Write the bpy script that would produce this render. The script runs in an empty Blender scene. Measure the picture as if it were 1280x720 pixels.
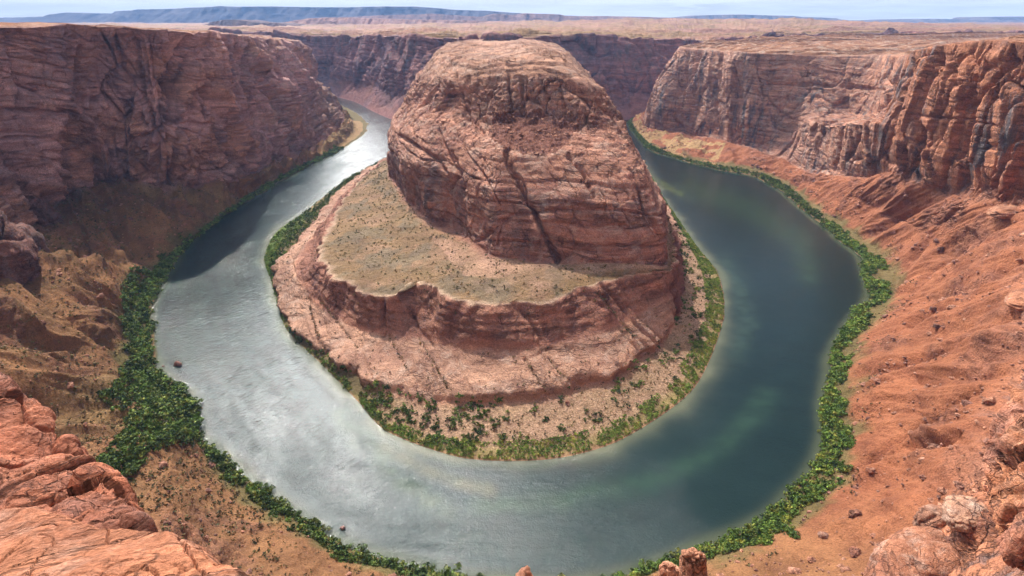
SUN_AZ = -23.0; SUN_EL = 50.0; SUN = 5.0; SKY = .084; EXPO = 0.04; HAZE = 4e-5; CLOUD = (13.5, 14.0, 14.5); GLOW = 165.0
import bpy, math, random
import numpy as np
from concurrent.futures import ThreadPoolExecutor
random.seed(7); rng = np.random.default_rng(11)
C = bpy.context.scene.collection
R = math.radians

# ------------------------------------------------------------------ camera frame
F = 720.0; W2, H2 = 640.0, 360.0; CAMZ = 300.0
PITCH = math.atan(334 / F); cP, sP = math.cos(PITCH), math.sin(PITCH)

def P(px, py, z=None, y=None):
    """point seen at pixel (px,py) of the 1280x720 photo, at elevation z or at forward distance y"""
    u = (px - W2) / F; v = (H2 - py) / F
    dx, dy, dz = u, cP + v * sP, -sP + v * cP
    t = (z - CAMZ) / dz if z is not None else y / dy
    return (t * dx, t * dy, CAMZ + t * dz)

def proj(A):
    x, y, z = A[..., 0], A[..., 1], A[..., 2] - CAMZ
    d = np.maximum(y * cP - z * sP, 1e-3); up = y * sP + z * cP
    return W2 + F * x / d, H2 - F * up / d

# ------------------------------------------------------------------ noise
_perm = rng.permutation(256); _perm = np.concatenate([_perm, _perm, _perm]).astype(np.int32)
_g = rng.normal(size=(256, 3)); _g /= np.linalg.norm(_g, axis=1)[:, None]; _g = (_g * 1.6).astype(np.float32)

def _perlin(x, y, z):
    xi = np.floor(x); yi = np.floor(y); zi = np.floor(z)
    xf = x - xi; yf = y - yi; zf = z - zi
    X = xi.astype(np.int32) & 255; Y = yi.astype(np.int32) & 255; Z = zi.astype(np.int32) & 255
    f3 = lambda t: t * t * t * (t * (t * 6 - 15) + 10)
    u, v, w = f3(xf), f3(yf), f3(zf)
    res = []
    for a in (0, 1):
        pa = _perm.take(X + a)
        for b in (0, 1):
            pb = _perm.take(pa + Y + b)
            for c in (0, 1):
                h = _perm.take(pb + Z + c)
                res.append(_gx.take(h) * (xf - a) + _gy.take(h) * (yf - b) + _gz.take(h) * (zf - c))
    l = lambda p, q, t: p + t * (q - p)
    return l(l(l(res[0], res[1], w), l(res[2], res[3], w), v), l(l(res[4], res[5], w), l(res[6], res[7], w), v), u)

_perm = np.concatenate([_perm, _perm]).astype(np.int32)
_gx, _gy, _gz = [np.ascontiguousarray(_g[:, i]) for i in range(3)]
_pool = ThreadPoolExecutor(4)
def perlin(x, y, z=None):
    x = np.asarray(x, np.float32); y = np.asarray(y, np.float32)
    z = np.float32(0) if z is None else np.asarray(z, np.float32)
    x, y, z = np.broadcast_arrays(x, y, z); shp = x.shape
    x, y, z = x.ravel(), y.ravel(), z.ravel(); n = x.size
    out = np.empty(n, np.float32); ch = 32768
    def job(i): out[i:i + ch] = _perlin(x[i:i + ch], y[i:i + ch], z[i:i + ch])
    if n <= ch: job(0)
    else: list(_pool.map(job, range(0, n, ch)))
    return out.reshape(shp)

def fbm(x, y, z=None, o=4, g=0.5):
    s = 0; a = 1.0; f = 1.0
    for i in range(o):
        s = s + a * perlin(x * f + 17.3 * i, y * f - 9.1 * i, None if z is None else z * f + 5.7 * i)
        a *= g; f *= 2.03
    return s

def ridged(x, y, z=None, o=3):
    s = 0; a = 1.0; f = 1.0
    for i in range(o):
        s = s + a * (1 - 2 * np.abs(perlin(x * f + 31.3 * i, y * f, None if z is None else z * f)))
        a *= 0.5; f *= 2.1
    return s

def smooth(e0, e1, x):
    t = np.clip((x - e0) / (e1 - e0), 0, 1); return t * t * (3 - 2 * t)

def inpoly(px, py, poly, soft=0):
    r = np.zeros(px.shape, bool); n = len(poly)
    for i in range(n):
        x0, y0 = poly[i]; x1, y1 = poly[(i + 1) % n]
        if y0 == y1: continue
        c = ((y0 > py) != (y1 > py)) & (px < (x1 - x0) * (py - y0) / (y1 - y0) + x0)
        r ^= c
    return r

def dline(px, py, line):
    d = np.full(px.shape, 1e9)
    for (x0, y0), (x1, y1) in zip(line[:-1], line[1:]):
        L = (x1 - x0) ** 2 + (y1 - y0) ** 2
        t = np.clip(((px - x0) * (x1 - x0) + (py - y0) * (y1 - y0)) / L, 0, 1)
        d = np.minimum(d, np.hypot(px - x0 - t * (x1 - x0), py - y0 - t * (y1 - y0)))
    return d

# ------------------------------------------------------------------ objects
def tag(o, label=None, cat=None, group=None, kind=None):
    if label: o['label'] = label
    if cat: o['category'] = cat
    if group: o['group'] = group
    if kind: o['kind'] = kind
    return o

def mesh_from(name, V, Fq, mat, attrs=None, smooth_shade=True, parent=None):
    me = bpy.data.meshes.new(name)
    V = np.asarray(V, np.float32); Fq = np.asarray(Fq, np.int32)
    me.vertices.add(len(V)); me.vertices.foreach_set('co', V.ravel())
    k = Fq.shape[1]
    me.loops.add(Fq.size); me.loops.foreach_set('vertex_index', Fq.ravel())
    me.polygons.add(len(Fq)); me.polygons.foreach_set('loop_start', np.arange(0, Fq.size, k, dtype=np.int32))
    try: me.polygons.foreach_set('loop_total', np.full(len(Fq), k, np.int32))
    except Exception: pass
    if smooth_shade: me.polygons.foreach_set('use_smooth', np.ones(len(Fq), bool))
    for an, arr in (attrs or {}).items():
        at = me.attributes.new(an, 'FLOAT_COLOR', 'POINT')
        a = np.ones((len(V), 4), np.float32); a[:, :arr.shape[1]] = arr
        at.data.foreach_set('color', a.ravel())
    me.update(calc_edges=True); me.validate()
    me.materials.append(mat)
    o = bpy.data.objects.new(name, me); C.objects.link(o)
    if parent: o.parent = parent
    return o

def empty(name, loc=(0, 0, 0)):
    o = bpy.data.objects.new(name, None); o.location = loc; C.objects.link(o); return o

def grid_obj(name, G, mat, attrs, rows, parent=None, sm=True):
    """rows = (a,b) slice of the second (level) axis, inclusive"""
    a, b = rows
    g = G[:, a:b + 1]; n, m = g.shape[:2]
    idx = np.arange(n * m).reshape(n, m)
    q = np.stack([idx[:-1, :-1], idx[1:, :-1], idx[1:, 1:], idx[:-1, 1:]], -1).reshape(-1, 4)
    v0, v1, v2 = g[:-1, :-1].reshape(-1, 3), g[1:, :-1].reshape(-1, 3), g[:-1, 1:].reshape(-1, 3)
    if np.cross(v1 - v0, v2 - v0)[:, 2].mean() < 0: q = q[:, ::-1]
    at = {k: v[:, a:b + 1].reshape(n * m, -1) for k, v in attrs.items()}
    return mesh_from(name, g.reshape(-1, 3), q, mat, at, parent=parent, smooth_shade=sm)

# ------------------------------------------------------------------ loft
def catmull(Pn, u):
    n = len(Pn); i = np.clip(np.floor(u).astype(int), 0, n - 2); t = (u - i)[:, None, None]
    p0 = Pn[np.maximum(i - 1, 0)]; p1 = Pn[i]; p2 = Pn[i + 1]; p3 = Pn[np.minimum(i + 2, n - 1)]
    m1 = (p2 - p0) * 0.4; m2 = (p3 - p1) * 0.4
    return (2 * t**3 - 3 * t**2 + 1) * p1 + (t**3 - 2 * t**2 + t) * m1 + (-2 * t**3 + 3 * t**2) * p2 + (t**3 - t**2) * m2

PXS = 1.7     # target spacing of the sampling in photo pixels
def loft(stations, vis, soft=2, maxn=260, fine=1.0, maxv=400, hid=(), hidv=(1, 3), pct=60, fv=None):
    fv = fv or fine
    """stations: N x K x 3 control points. vis = (k0,k1) levels that decide the sampling. returns G (n,m,3), S (n,), L (m,)"""
    A = np.array(stations, float); N, K = A.shape[:2]
    D = np.linalg.norm(A - np.array([0, 0, CAMZ]), axis=2)
    us = []
    for i in range(N - 1):
        seg = np.linalg.norm(A[i + 1] - A[i], axis=1); dd = np.minimum(D[i], D[i + 1])
        lo, hi = hidv if i in hid else vis
        need = (seg / (dd * PXS * fine / F))[lo:hi + 1].max()
        us.append(np.linspace(i, i + 1, int(np.clip(need, 4, maxn)), endpoint=False))
    us = np.concatenate(us + [[N - 1]])
    ls = []
    for k in range(K - 1):
        ok = [i for i in range(N) if i not in hid]
        seg = np.linalg.norm(A[ok, k + 1] - A[ok, k], axis=1); dd = np.minimum(D[ok, k], D[ok, k + 1])
        need = np.percentile(seg / (dd * PXS * fv / F), pct) if vis[0] <= k < vis[1] else 14
        ls.append(np.linspace(k, k + 1, int(np.clip(need, 4, maxv)), endpoint=False))
    ls = np.concatenate(ls + [[K - 1]])
    B = catmull(A, us)                                  # n x K x 3
    i = np.clip(np.floor(ls).astype(int), 0, K - 2); t = (ls - i)[None, :, None]
    G = B[:, i] * (1 - t) + B[:, i + 1] * t
    for _ in range(soft):                               # round the profile a little
        G[:, 1:-1] = 0.25 * G[:, :-2] + 0.5 * G[:, 1:-1] + 0.25 * G[:, 2:]
    return G, us, ls

def gnormals(G, it=6):
    du = np.gradient(G, axis=0); dv = np.gradient(G, axis=1)
    n = np.cross(du, dv); n /= np.linalg.norm(n, axis=2)[..., None] + 1e-9
    for _ in range(it):
        n[1:-1] = (n[:-2] + n[1:-1] * 2 + n[2:]) / 4
        n[:, 1:-1] = (n[:, :-2] + n[:, 1:-1] * 2 + n[:, 2:]) / 4
    n /= np.linalg.norm(n, axis=2)[..., None] + 1e-9
    if n[..., 2].mean() < 0: n = -n
    return n

def lerp_pts(a, b, fr):
    return tuple(a[i] + (b[i] - a[i]) * fr for i in range(3))

# ------------------------------------------------------------------ materials
def new_mat(name):
    m = bpy.data.materials.new(name); m.use_nodes = True
    nt = m.node_tree; b = nt.nodes['Principled BSDF']
    return m, nt, b

class NT:
    def __init__(s, nt): s.nt = nt
    def n(s, t, **kw):
        nd = s.nt.nodes.new(t)
        for k, v in kw.items(): setattr(nd, k, v)
        return nd
    def link(s, a, b): s.nt.links.new(a, b)
    def put(s, sock, v):
        if hasattr(v, 'links') or isinstance(v, bpy.types.NodeSocket): s.link(v, sock)
        else: sock.default_value = v
    def math(s, op, a, b=None, c=None, clamp=False):
        nd = s.n('ShaderNodeMath', operation=op, use_clamp=clamp)
        s.put(nd.inputs[0], a)
        if b is not None: s.put(nd.inputs[1], b)
        if c is not None: s.put(nd.inputs[2], c)
        return nd.outputs[0]
    def mix(s, f, a, b, mode='MIX'):
        nd = s.n('ShaderNodeMix', data_type='RGBA', blend_type=mode); nd.clamp_factor = True
        s.put(nd.inputs[0], f); s.put(nd.inputs[6], a); s.put(nd.inputs[7], b)
        return nd.outputs[2]
    def mapr(s, v, a, b, c=0.0, d=1.0):
        nd = s.n('ShaderNodeMapRange'); s.put(nd.inputs[0], v)
        for i, q in enumerate((a, b, c, d)): nd.inputs[1 + i].default_value = q
        return nd.outputs[0]
    def pos(s): return s.n('ShaderNodeNewGeometry').outputs['Position']
    def scale(s, vec, sc, rot=(0, 0, 0)):
        nd = s.n('ShaderNodeMapping'); s.link(vec, nd.inputs[0]); nd.inputs['Scale'].default_value = sc; nd.inputs['Rotation'].default_value = rot
        return nd.outputs[0]
    def noise(s, vec, sc=1.0, det=4, rough=0.55, dist=0.0):
        nd = s.n('ShaderNodeTexNoise'); s.link(vec, nd.inputs['Vector']); nd.inputs['Scale'].default_value = sc
        nd.inputs['Detail'].default_value = det; nd.inputs['Roughness'].default_value = rough; nd.inputs['Distortion'].default_value = dist
        return nd.outputs[0]
    def vor(s, vec, sc=1.0, feat='F1', rnd=1.0):
        nd = s.n('ShaderNodeTexVoronoi', feature=feat); s.link(vec, nd.inputs['Vector']); nd.inputs['Scale'].default_value = sc
        nd.inputs['Randomness'].default_value = rnd
        return nd.outputs[0]

def terrain_mat(name='sandstone_and_soil', unit=1.0):
    """unit: size in metres of the finest grain; vertex data give the albedo of each zone, the nodes its grain, beds and stains"""
    m, nt, b = new_mat(name); T = NT(nt)
    pos = T.pos()
    base = T.n('ShaderNodeAttribute', attribute_name='base').outputs['Color']
    ma = T.n('ShaderNodeAttribute', attribute_name='mask')
    sep = T.n('ShaderNodeSeparateColor'); T.link(ma.outputs['Color'], sep.inputs[0])
    rock, scrub, pale = sep.outputs[0], sep.outputs[1], sep.outputs[2]
    varn = ma.outputs['Alpha']
    u = 1.0 / unit
    # tone variation
    n1 = T.noise(T.scale(pos, (.03 * u, .03 * u, .05 * u)), 1, 9, .68)
    col = T.mix(T.mapr(n1, .3, .7), T.mix(1.0, base, (.58, .52, .54, 1), 'MULTIPLY'), T.mix(1.0, base, (1.3, 1.27, 1.2, 1), 'MULTIPLY'))
    # beds: thin tilted layers, only in rock
    warp = T.noise(T.scale(pos, (.01 * u, .01 * u, .01 * u)), 1, 3, .5)
    sx = T.n('ShaderNodeSeparateXYZ'); T.link(pos, sx.inputs[0])
    zz = T.math('ADD', sx.outputs[2], T.math('MULTIPLY', warp, 26 * unit))
    zz = T.math('ADD', zz, T.math('MULTIPLY', sx.outputs[0], .04))
    cz = T.n('ShaderNodeCombineXYZ'); T.link(T.math('MULTIPLY', zz, .22 * u), cz.inputs[2])
    T.link(T.math('MULTIPLY', sx.outputs[0], .004 * u), cz.inputs[0]); T.link(T.math('MULTIPLY', sx.outputs[1], .004 * u), cz.inputs[1])
    beds = T.noise(cz.outputs[0], 1, 5, .65)
    bedf = T.mapr(beds, .3, .7, .66, 1.3)
    bf = T.math('ADD', 1.0, T.math('MULTIPLY', T.math('SUBTRACT', bedf, 1.0), rock))
    cb = T.n('ShaderNodeCombineColor')
    for i in range(3): T.link(bf, cb.inputs[i])
    col = T.mix(1.0, col, cb.outputs[0], 'MULTIPLY')
    # desert varnish streaks
    st = T.noise(T.scale(pos, (.07 * u, .07 * u, .008 * u)), 1, 5, .6, .3)
    st2 = T.noise(T.scale(pos, (.012 * u, .012 * u, .01 * u)), 1, 3, .5)
    vf = T.math('MULTIPLY', T.mapr(st, .46, .62), T.mapr(st2, .38, .6)); vf = T.math('MULTIPLY', vf, varn)
    col = T.mix(T.math('MULTIPLY', vf, .8), col, (.16, .13, .13, 1))
    # pale salt / bleached patches
    pn = T.noise(T.scale(pos, (.05 * u, .05 * u, .09 * u)), 1, 6, .65, .6)
    col = T.mix(T.math('MULTIPLY', T.mapr(pn, .5, .64), pale), col, (.60, .43, .34, 1))
    # joints and bedding planes: thin dark lines
    wv = T.n('ShaderNodeVectorMath', operation='ADD'); T.link(pos, wv.inputs[0])
    wn = T.n('ShaderNodeTexNoise'); T.link(T.scale(pos, (.02 * u, .02 * u, .02 * u)), wn.inputs['Vector']); wn.inputs['Detail'].default_value = 3
    ws = T.n('ShaderNodeVectorMath', operation='SCALE'); T.link(wn.outputs['Color'], ws.inputs[0]); ws.inputs['Scale'].default_value = 26 * unit
    T.link(ws.outputs[0], wv.inputs[1])
    ed = T.vor(T.scale(wv.outputs[0], (.045 * u, .045 * u, .013 * u)), 1, 'DISTANCE_TO_EDGE')
    gate = T.mapr(T.noise(T.scale(pos, (.02 * u, .02 * u, .02 * u)), 1, 3, .5), .42, .58)
    j1 = T.math('MULTIPLY', T.mapr(ed, .0, .035, 1, 0), gate)
    bl = T.math('ABSOLUTE', T.math('SUBTRACT', beds, .5))
    j2 = T.math('MULTIPLY', T.mapr(bl, .0, .022, 1, 0), T.mapr(T.noise(T.scale(pos, (.04 * u, .04 * u, .04 * u)), 1, 3, .5), .45, .6))
    bl2 = T.math('ABSOLUTE', T.math('SUBTRACT', beds, .40))
    j2 = T.math('MAXIMUM', j2, T.math('MULTIPLY', T.mapr(bl2, .0, .014, 1, 0), T.mapr(n1, .45, .55)))
    jf = T.math('MULTIPLY', T.math('MAXIMUM', j1, T.math('MULTIPLY', j2, .75)), rock)
    col = T.mix(T.math('MULTIPLY', jf, .72), col, (.075, .04, .033, 1))
    # scrub: speckles of olive brush
    sn = T.noise(T.scale(pos, (.55 * u, .55 * u, .55 * u)), 1, 3, .7)
    sn2 = T.noise(T.scale(pos, (.03 * u, .03 * u, .03 * u)), 1, 4, .6)
    sf = T.math('MULTIPLY', T.mapr(T.math('ADD', T.math('MULTIPLY', sn, .6), T.math('MULTIPLY', sn2, .55)), .50, .66), scrub)
    col = T.mix(sf, col, T.mix(sn2, (.095, .064, .028, 1), (.19, .128, .058, 1)))
    # fine grain, stones and pits
    g = T.noise(T.scale(pos, (.9 * u, .9 * u, .9 * u)), 1, 4, .7)
    gf = T.mapr(g, .3, .7, .58, 1.42); cb2 = T.n('ShaderNodeCombineColor')
    for i in range(3): T.link(gf, cb2.inputs[i])
    col = T.mix(1.0, col, cb2.outputs[0], 'MULTIPLY')
    T.link(col, b.inputs['Base Color']); b.inputs['Roughness'].default_value = .93
    b.inputs['Specular IOR Level'].default_value = .15
    # relief
    vo = T.vor(T.scale(pos, (.16 * u, .16 * u, .09 * u)), 1, 'DISTANCE_TO_EDGE')
    vo = T.math('SUBTRACT', T.math('MULTIPLY', T.mapr(vo, 0, .10), rock), T.math('MULTIPLY', jf, 6.0))
    b1 = T.noise(T.scale(pos, (.22 * u, .22 * u, .22 * u)), 1, 7, .68)
    h = T.math('ADD', T.math('MULTIPLY', b1, 2.1), T.math('MULTIPLY', vo, .22))
    h = T.math('ADD', h, T.math('MULTIPLY', T.math('MULTIPLY', beds, rock), 1.6))
    stb = T.noise(T.scale(pos, (.12 * u, .12 * u, .014 * u)), 1, 4, .6)
    h = T.math('ADD', h, T.math('MULTIPLY', T.math('MULTIPLY', stb, varn), 1.8))
    h = T.math('MULTIPLY', T.math('ADD', h, T.math('MULTIPLY', g, .5)), unit * 1.35)
    bp = T.n('ShaderNodeBump'); bp.inputs['Strength'].default_value = 1.0; bp.inputs['Distance'].default_value = 1.0
    T.link(h, bp.inputs['Height']); T.link(bp.outputs[0], b.inputs['Normal'])
    return m
M_T = terrain_mat('sandstone_and_soil', 1.0)
M_NEAR = terrain_mat('near_sandstone', .16)
M_MID = terrain_mat('mid_sandstone', .45)

def col3(shape, c):
    a = np.ones(shape + (3,), np.float32); a[:] = c; return a
def blend(a, b, f): return a * (1 - f[..., None]) + np.asarray(b, np.float32) * f[..., None]

def _cells(x, y, z):
    xi, yi, zi = [np.floor(q) for q in (x, y, z)]
    f1 = np.full(x.shape, 9.0, np.float32); f2 = f1.copy(); rr = np.zeros_like(f1); tt = np.zeros_like(f1)
    X, Y, Z = [q.astype(np.int32) for q in (xi, yi, zi)]
    for a in (-1, 0, 1):
        pa = _perm.take((X + a) & 255)
        for b in (-1, 0, 1):
            pb = _perm.take(pa + ((Y + b) & 255))
            for c in (-1, 0, 1):
                h = _perm.take(pb + ((Z + c) & 255)); h2 = _perm.take(h + 101)
                gx, gy, gz = _gx.take(h), _gy.take(h), _gz.take(h)
                dx = xi + a + .5 + .28 * gx - x; dy = yi + b + .5 + .28 * gy - y; dz = zi + c + .5 + .28 * gz - z
                dd = np.sqrt(dx * dx + dy * dy + dz * dz)
                m = dd < f1
                f2 = np.where(m, f1, np.minimum(f2, dd)); f1 = np.where(m, dd, f1)
                rr = np.where(m, h2 / 127.5 - 1, rr)
                tt = np.where(m, dx * _gy.take(h2) + dy * _gz.take(h2) + dz * _gx.take(h2), tt)
    return rr, tt, f2 - f1
def cells(x, y, z):
    """blocky rock: a random offset and a random tilt for each cell, and the distance to its edge"""
    x, y, z = [np.asarray(q, np.float32) for q in np.broadcast_arrays(x, y, z)]; shp = x.shape
    x, y, z = x.ravel(), y.ravel(), z.ravel(); n = x.size; out = np.empty((3, n), np.float32); ch = 32768
    def job(i): out[:, i:i + ch] = _cells(x[i:i + ch], y[i:i + ch], z[i:i + ch])
    list(_pool.map(job, range(0, n, ch)))
    return [o.reshape(shp) for o in out]

def cliff_relief(G, s=1.0, seed=0, crack=1.0, strata=1.0, butt=1.0, fine=1.0, slab=1.0):
    x, y, z = (G[..., 0] + seed) / s, (G[..., 1] - seed) / s, G[..., 2] / s
    zw = z + 14 * fbm(x / 170, y / 170, z / 170, 2) + .05 * x
    wx = 10 * fbm(x / 60, y / 60, z / 110, 2); wy = 10 * fbm(x / 60 + 31, y / 60, z / 110, 2)
    d = butt * 13 * fbm(x / 95, y / 95, z / 260, 3)
    r0, t0, e0 = cells((x + wx) / 52, (y + wy) / 52, (z + .3 * x) / 150)
    d = d + slab * (7.0 * r0 + 5.0 * t0) - crack * 6 * np.exp(-(e0 / .035) ** 2)
    r1, t1, e1 = cells((x + wy) / 20, (y + wx) / 20, (z - .2 * y) / 55)
    g1 = smooth(-.35, .25, perlin(x / 80, y / 80, z / 90))
    d = d + slab * g1 * (2.6 * r1 + 3.0 * t1) - crack * g1 * 2.4 * np.exp(-(e1 / .05) ** 2)
    n = perlin((x + .6 * z) / 60, (y + .3 * z) / 60, z / 90)
    d = d - crack * 2.2 * np.exp(-(n / .03) ** 2)
    q = perlin(zw / 23, 0 * x + 3.3, fbm(x / 300, y / 300, None, 2)) * 2.2 + zw / 26
    fr = q - np.floor(q)
    d = d - strata * (fr ** 5) * 5.0 * smooth(-.3, .3, perlin(x / 70, y / 70, z / 70))
    q = zw / 6.5 + perlin(x / 50, y / 50, z / 30); fr = q - np.floor(q)
    d = d - strata * fr ** 2 * 1.1 * smooth(-.1, .4, perlin(x / 45 + 7, y / 45, z / 40))
    r2, t2, e2 = cells(x / 7, y / 7, z / 10)
    d = d + fine * (.9 * r2 + .8 * t2) * smooth(-.2, .3, perlin(x / 30, y / 30, z / 40))
    d = d + fine * 1.5 * fbm(x / 13, y / 13, z / 9, 4, .55)
    return d * s

MESH = {}      # grids kept for planting: name -> (G, px, py, S, L)
# ================================================================== OUTER WALL OF THE BEND
# one row per station going round the bend, far left -> under the viewer -> far right.
# levels: 0 under water, 1 shore, 2 bank top, 3 mid talus, 4 cliff foot, 5..7 cliff, 8 rim, 9..11 plateau
def st(sh, bk, ta, ft, c5=None, c6=None, c7=None, rim=None, out=(-1, 0), pl=None, und=None):
    sh, bk, ta, ft, rim = [np.array(q, float) for q in (sh, bk, ta, ft, rim)]
    d = sh - bk; d[2] = 0; d /= np.linalg.norm(d) + 1e-6
    und = sh + d * 26 + np.array([0, 0, -7.0])
    cs = []
    for c, f, o in ((c5, .30, .22), (c6, .55, .50), (c7, .8, .8)):
        if c is None:
            c = ft + (rim - ft) * o; c[2] = ft[2] + (rim[2] - ft[2]) * f
        cs.append(np.array(c, float))
    o = np.array([out[0], out[1], 0.0]); o /= np.linalg.norm(o)
    pz = pl if pl is not None else (2, 0, -20)
    ds = (60, 500, 9000)
    ps = [rim + o * dd + np.array([0, 0, q]) for dd, q in zip(ds, pz)]
    return [und, sh, bk, ta, ft] + cs + [rim] + ps
Z = lambda px, py, z: P(px, py, z=z)
Y = lambda px, py, y: P(px, py, y=y)
L_ = []
L_.append(st((-900, 2700, 0), (-890, 2650, 4), (-880, 2600, 8), (-870, 2500, 12), rim=(-900, 2350, 250)))
L_.append(st(Z(425, 131, 0), Z(421, 134, 3), Z(418, 136, 7), Z(412, 139, 12), rim=(-800, 2080, 250)))
L_.append(st(Z(448, 143, 0), Z(436, 146, 3), Z(431, 147, 5), Z(427, 149, 10), Y(408, 124, 1950), Y(397, 105, 1930), Y(389, 80, 1900), Y(374, 51, 1880)))
L_.append(st(Z(461, 160, 0), Z(442, 163, 3), Z(433, 164, 5), Z(426, 163, 8), Y(404, 138, 1740), Y(388, 112, 1720), Y(374, 82, 1690), Y(352, 49, 1650)))
L_.append(st(Z(433, 184, 0), Z(418, 186, 3), Z(409, 186, 5), Z(401, 184, 8), Y(378, 158, 1460), Y(356, 133, 1440), Y(340, 92, 1410), Y(322, 46, 1380)))
L_.append(st(Z(375, 214, 0), Z(364, 214, 4), Z(356, 212, 8), Z(346, 208, 12), Y(328, 180, 1225), Y(310, 143, 1205), Y(303, 93, 1190), Y(292, 42, 1170)))
L_.append(st(Z(330, 240, 0), Z(318, 240, 4), Z(305, 235, 12), Z(295, 224, 30), Y(286, 190, 1052), Y(276, 150, 1038), Y(266, 93, 1020), Y(256, 39, 1005), pl=(1, -2, -30)))
L_.append(st(Z(285, 268, 0), Z(268, 275, 5), Z(245, 262, 20), Z(220, 235, 45), Y(215, 195, 941), Y(210, 150, 928), Y(205, 93, 915), Y(200, 36, 900), pl=(1, -2, -20)))
L_.append(st(Z(240, 303, 0), Z(220, 312, 5), Z(190, 282, 24), Z(160, 228, 62), Y(158, 188, 920), Y(155, 142, 908), Y(150, 88, 893), Y(146, 33, 880), pl=(2, 2, -10)))
L_.append(st(Z(212, 340, 0), Z(186, 345, 6), Z(140, 302, 34), Z(104, 230, 72), Y(100, 190, 868), Y(98, 140, 858), Y(92, 88, 846), Y(88, 30, 832), pl=(2, 3, 0)))
L_.append(st(Z(195, 375, 0), Z(162, 376, 8), Z(105, 336, 30), Z(50, 262, 70), Y(42, 208, 752), Y(38, 150, 745), Y(28, 88, 735), Y(20, 32, 722), pl=(2, 3, 0)))
L_.append(st(Z(188, 400, 0), Z(152, 398, 8), Z(80, 362, 52), (-530, 548, 84), rim=(-640, 590, 296), out=(-1, -.2), pl=(2, 3, 0)))
L_.append(st(Z(192, 430, 0), Z(150, 432, 8), Z(62, 420, 48), (-450, 430, 92), rim=(-560, 440, 296), out=(-1, -.3), pl=(2, 3, 0)))
L_.append(st(Z(200, 462, 0), Z(152, 470, 8), Z(55, 462, 42), (-400, 330, 95), rim=(-460, 310, 296), out=(-1, -.4), pl=(2, 3, 0)))
L_.append(st(Z(240, 497, 0), Z(218, 530, 5), Z(128, 560, 20), (-330, 215, 100), rim=(-330, 130, 296), out=(-1, -.6), pl=(2, 3, 0)))
L_.append(st(Z(250, 545, 0), Z(238, 556, 5), Z(190, 590, 28), (-235, 190, 80), (-210, 150, 130), (-180, 100, 190), (-150, 60, 250), rim=(-120, 25, 294), out=(-1, -1), pl=(2, 3, 0)))
L_.append(st(Z(285, 576, 0), Z(272, 588, 5), Z(225, 635, 42), (-150, 160, 84), (-120, 110, 110), (-90, 60, 180), (-65, 25, 250), rim=(-40, 2, 294), out=(-.6, -1), pl=(2, 3, 0)))
L_.append(st(Z(355, 635, 0), Z(344, 646, 5), Z(298, 696, 30), (-118, 150, 84), (-95, 95, 110), (-60, 45, 180), (-35, 15, 250), rim=(-20, 1, 294), out=(-.3, -1), pl=(2, 3, 0)))
L_.append(st(Z(440, 686, 0), Z(430, 698, 5), Z(400, 745, 26), (-80, 138, 80), (-60, 90, 110), (-30, 40, 180), (-15, 12, 250), rim=(-8, 1, 294), out=(-.1, -1), pl=(2, 3, 0)))
L_.append(st(Z(560, 719, 0), Z(555, 731, 5), Z(550, 780, 26), (-28, 128, 80), (-20, 80, 110), (-8, 35, 180), (-2, 10, 250), rim=(0, 1, 294), out=(0, -1), pl=(2, 3, 0)))
L_.append(st(Z(700, 735, 0), Z(705, 745, 5), Z(715, 790, 26), (28, 128, 80), (22, 80, 110), (12, 35, 180), (8, 10, 250), rim=(6, 1, 294), out=(0, -1), pl=(2, 3, 0)))
L_.append(st(Z(792, 716, 0), Z(800, 724, 4), Z(835, 775, 20), (68, 130, 76), (60, 85, 110), (40, 40, 180), (25, 15, 250), rim=(15, 1, 294), out=(.1, -1), pl=(2, 3, 0)))
L_.append(st(Z(865, 688, 0), Z(885, 700, 4), Z(945, 745, 24), (118, 146, 76), (100, 95, 115), (75, 50, 180), (55, 20, 250), rim=(40, 1, 294), out=(.4, -1), pl=(2, 3, 0)))
L_.append(st(Z(955, 648, 0), Z(985, 664, 4), Z(1065, 695, 26), Z(1150, 725, 72), (165, 140, 110), (140, 85, 180), (110, 40, 250), rim=(85, 5, 294), out=(.7, -1), pl=(2, 3, 0)))
L_.append(st(Z(1005, 600, 0), Z(1040, 612, 4), Z(1125, 620, 30), Z(1215, 622, 80), (240, 190, 120), (230, 150, 180), (215, 110, 240), rim=(190, 70, 292), out=(1, -.8), pl=(2, 3, 0)))
L_.append(st(Z(1030, 550, 0), Z(1066, 550, 4), Z(1160, 540, 36), Z(1270, 520, 92), (315, 265, 130), (325, 245, 180), (335, 220, 240), rim=(340, 195, 291), out=(1, -.5), pl=(2, 3, 0)))
L_.append(st(Z(1030, 495, 0), Z(1060, 486, 4), Z(1155, 466, 36), Z(1300, 425, 112), (372, 330, 150), (390, 325, 200), (410, 315, 250), rim=(430, 305, 290), out=(1, -.3), pl=(2, 2, 0)))
L_.append(st(Z(1042, 430, 0), Z(1075, 424, 4), Z(1165, 396, 40), Z(1310, 335, 122), (440, 420, 160), (460, 425, 205), (480, 430, 250), rim=(505, 430, 288), out=(1, -.1), pl=(2, 2, 0)))
L_.append(st(Z(1084, 370, 0), Z(1122, 364, 4), Z(1190, 325, 50), Z(1280, 262, 126), Y(1281, 220, 562), Y(1284, 170, 575), Y(1290, 110, 590), Y(1298, 50, 610), out=(1, 0), pl=(2, 2, 0)))
L_.append(st(Z(1072, 322, 0), Z(1102, 320, 4), Z(1150, 285, 50), Z(1206, 245, 112), Y(1200, 205, 672), Y(1204, 150, 684), Y(1209, 100, 696), Y(1218, 50, 710), out=(1, 0), pl=(4, 6, 0)))
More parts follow.
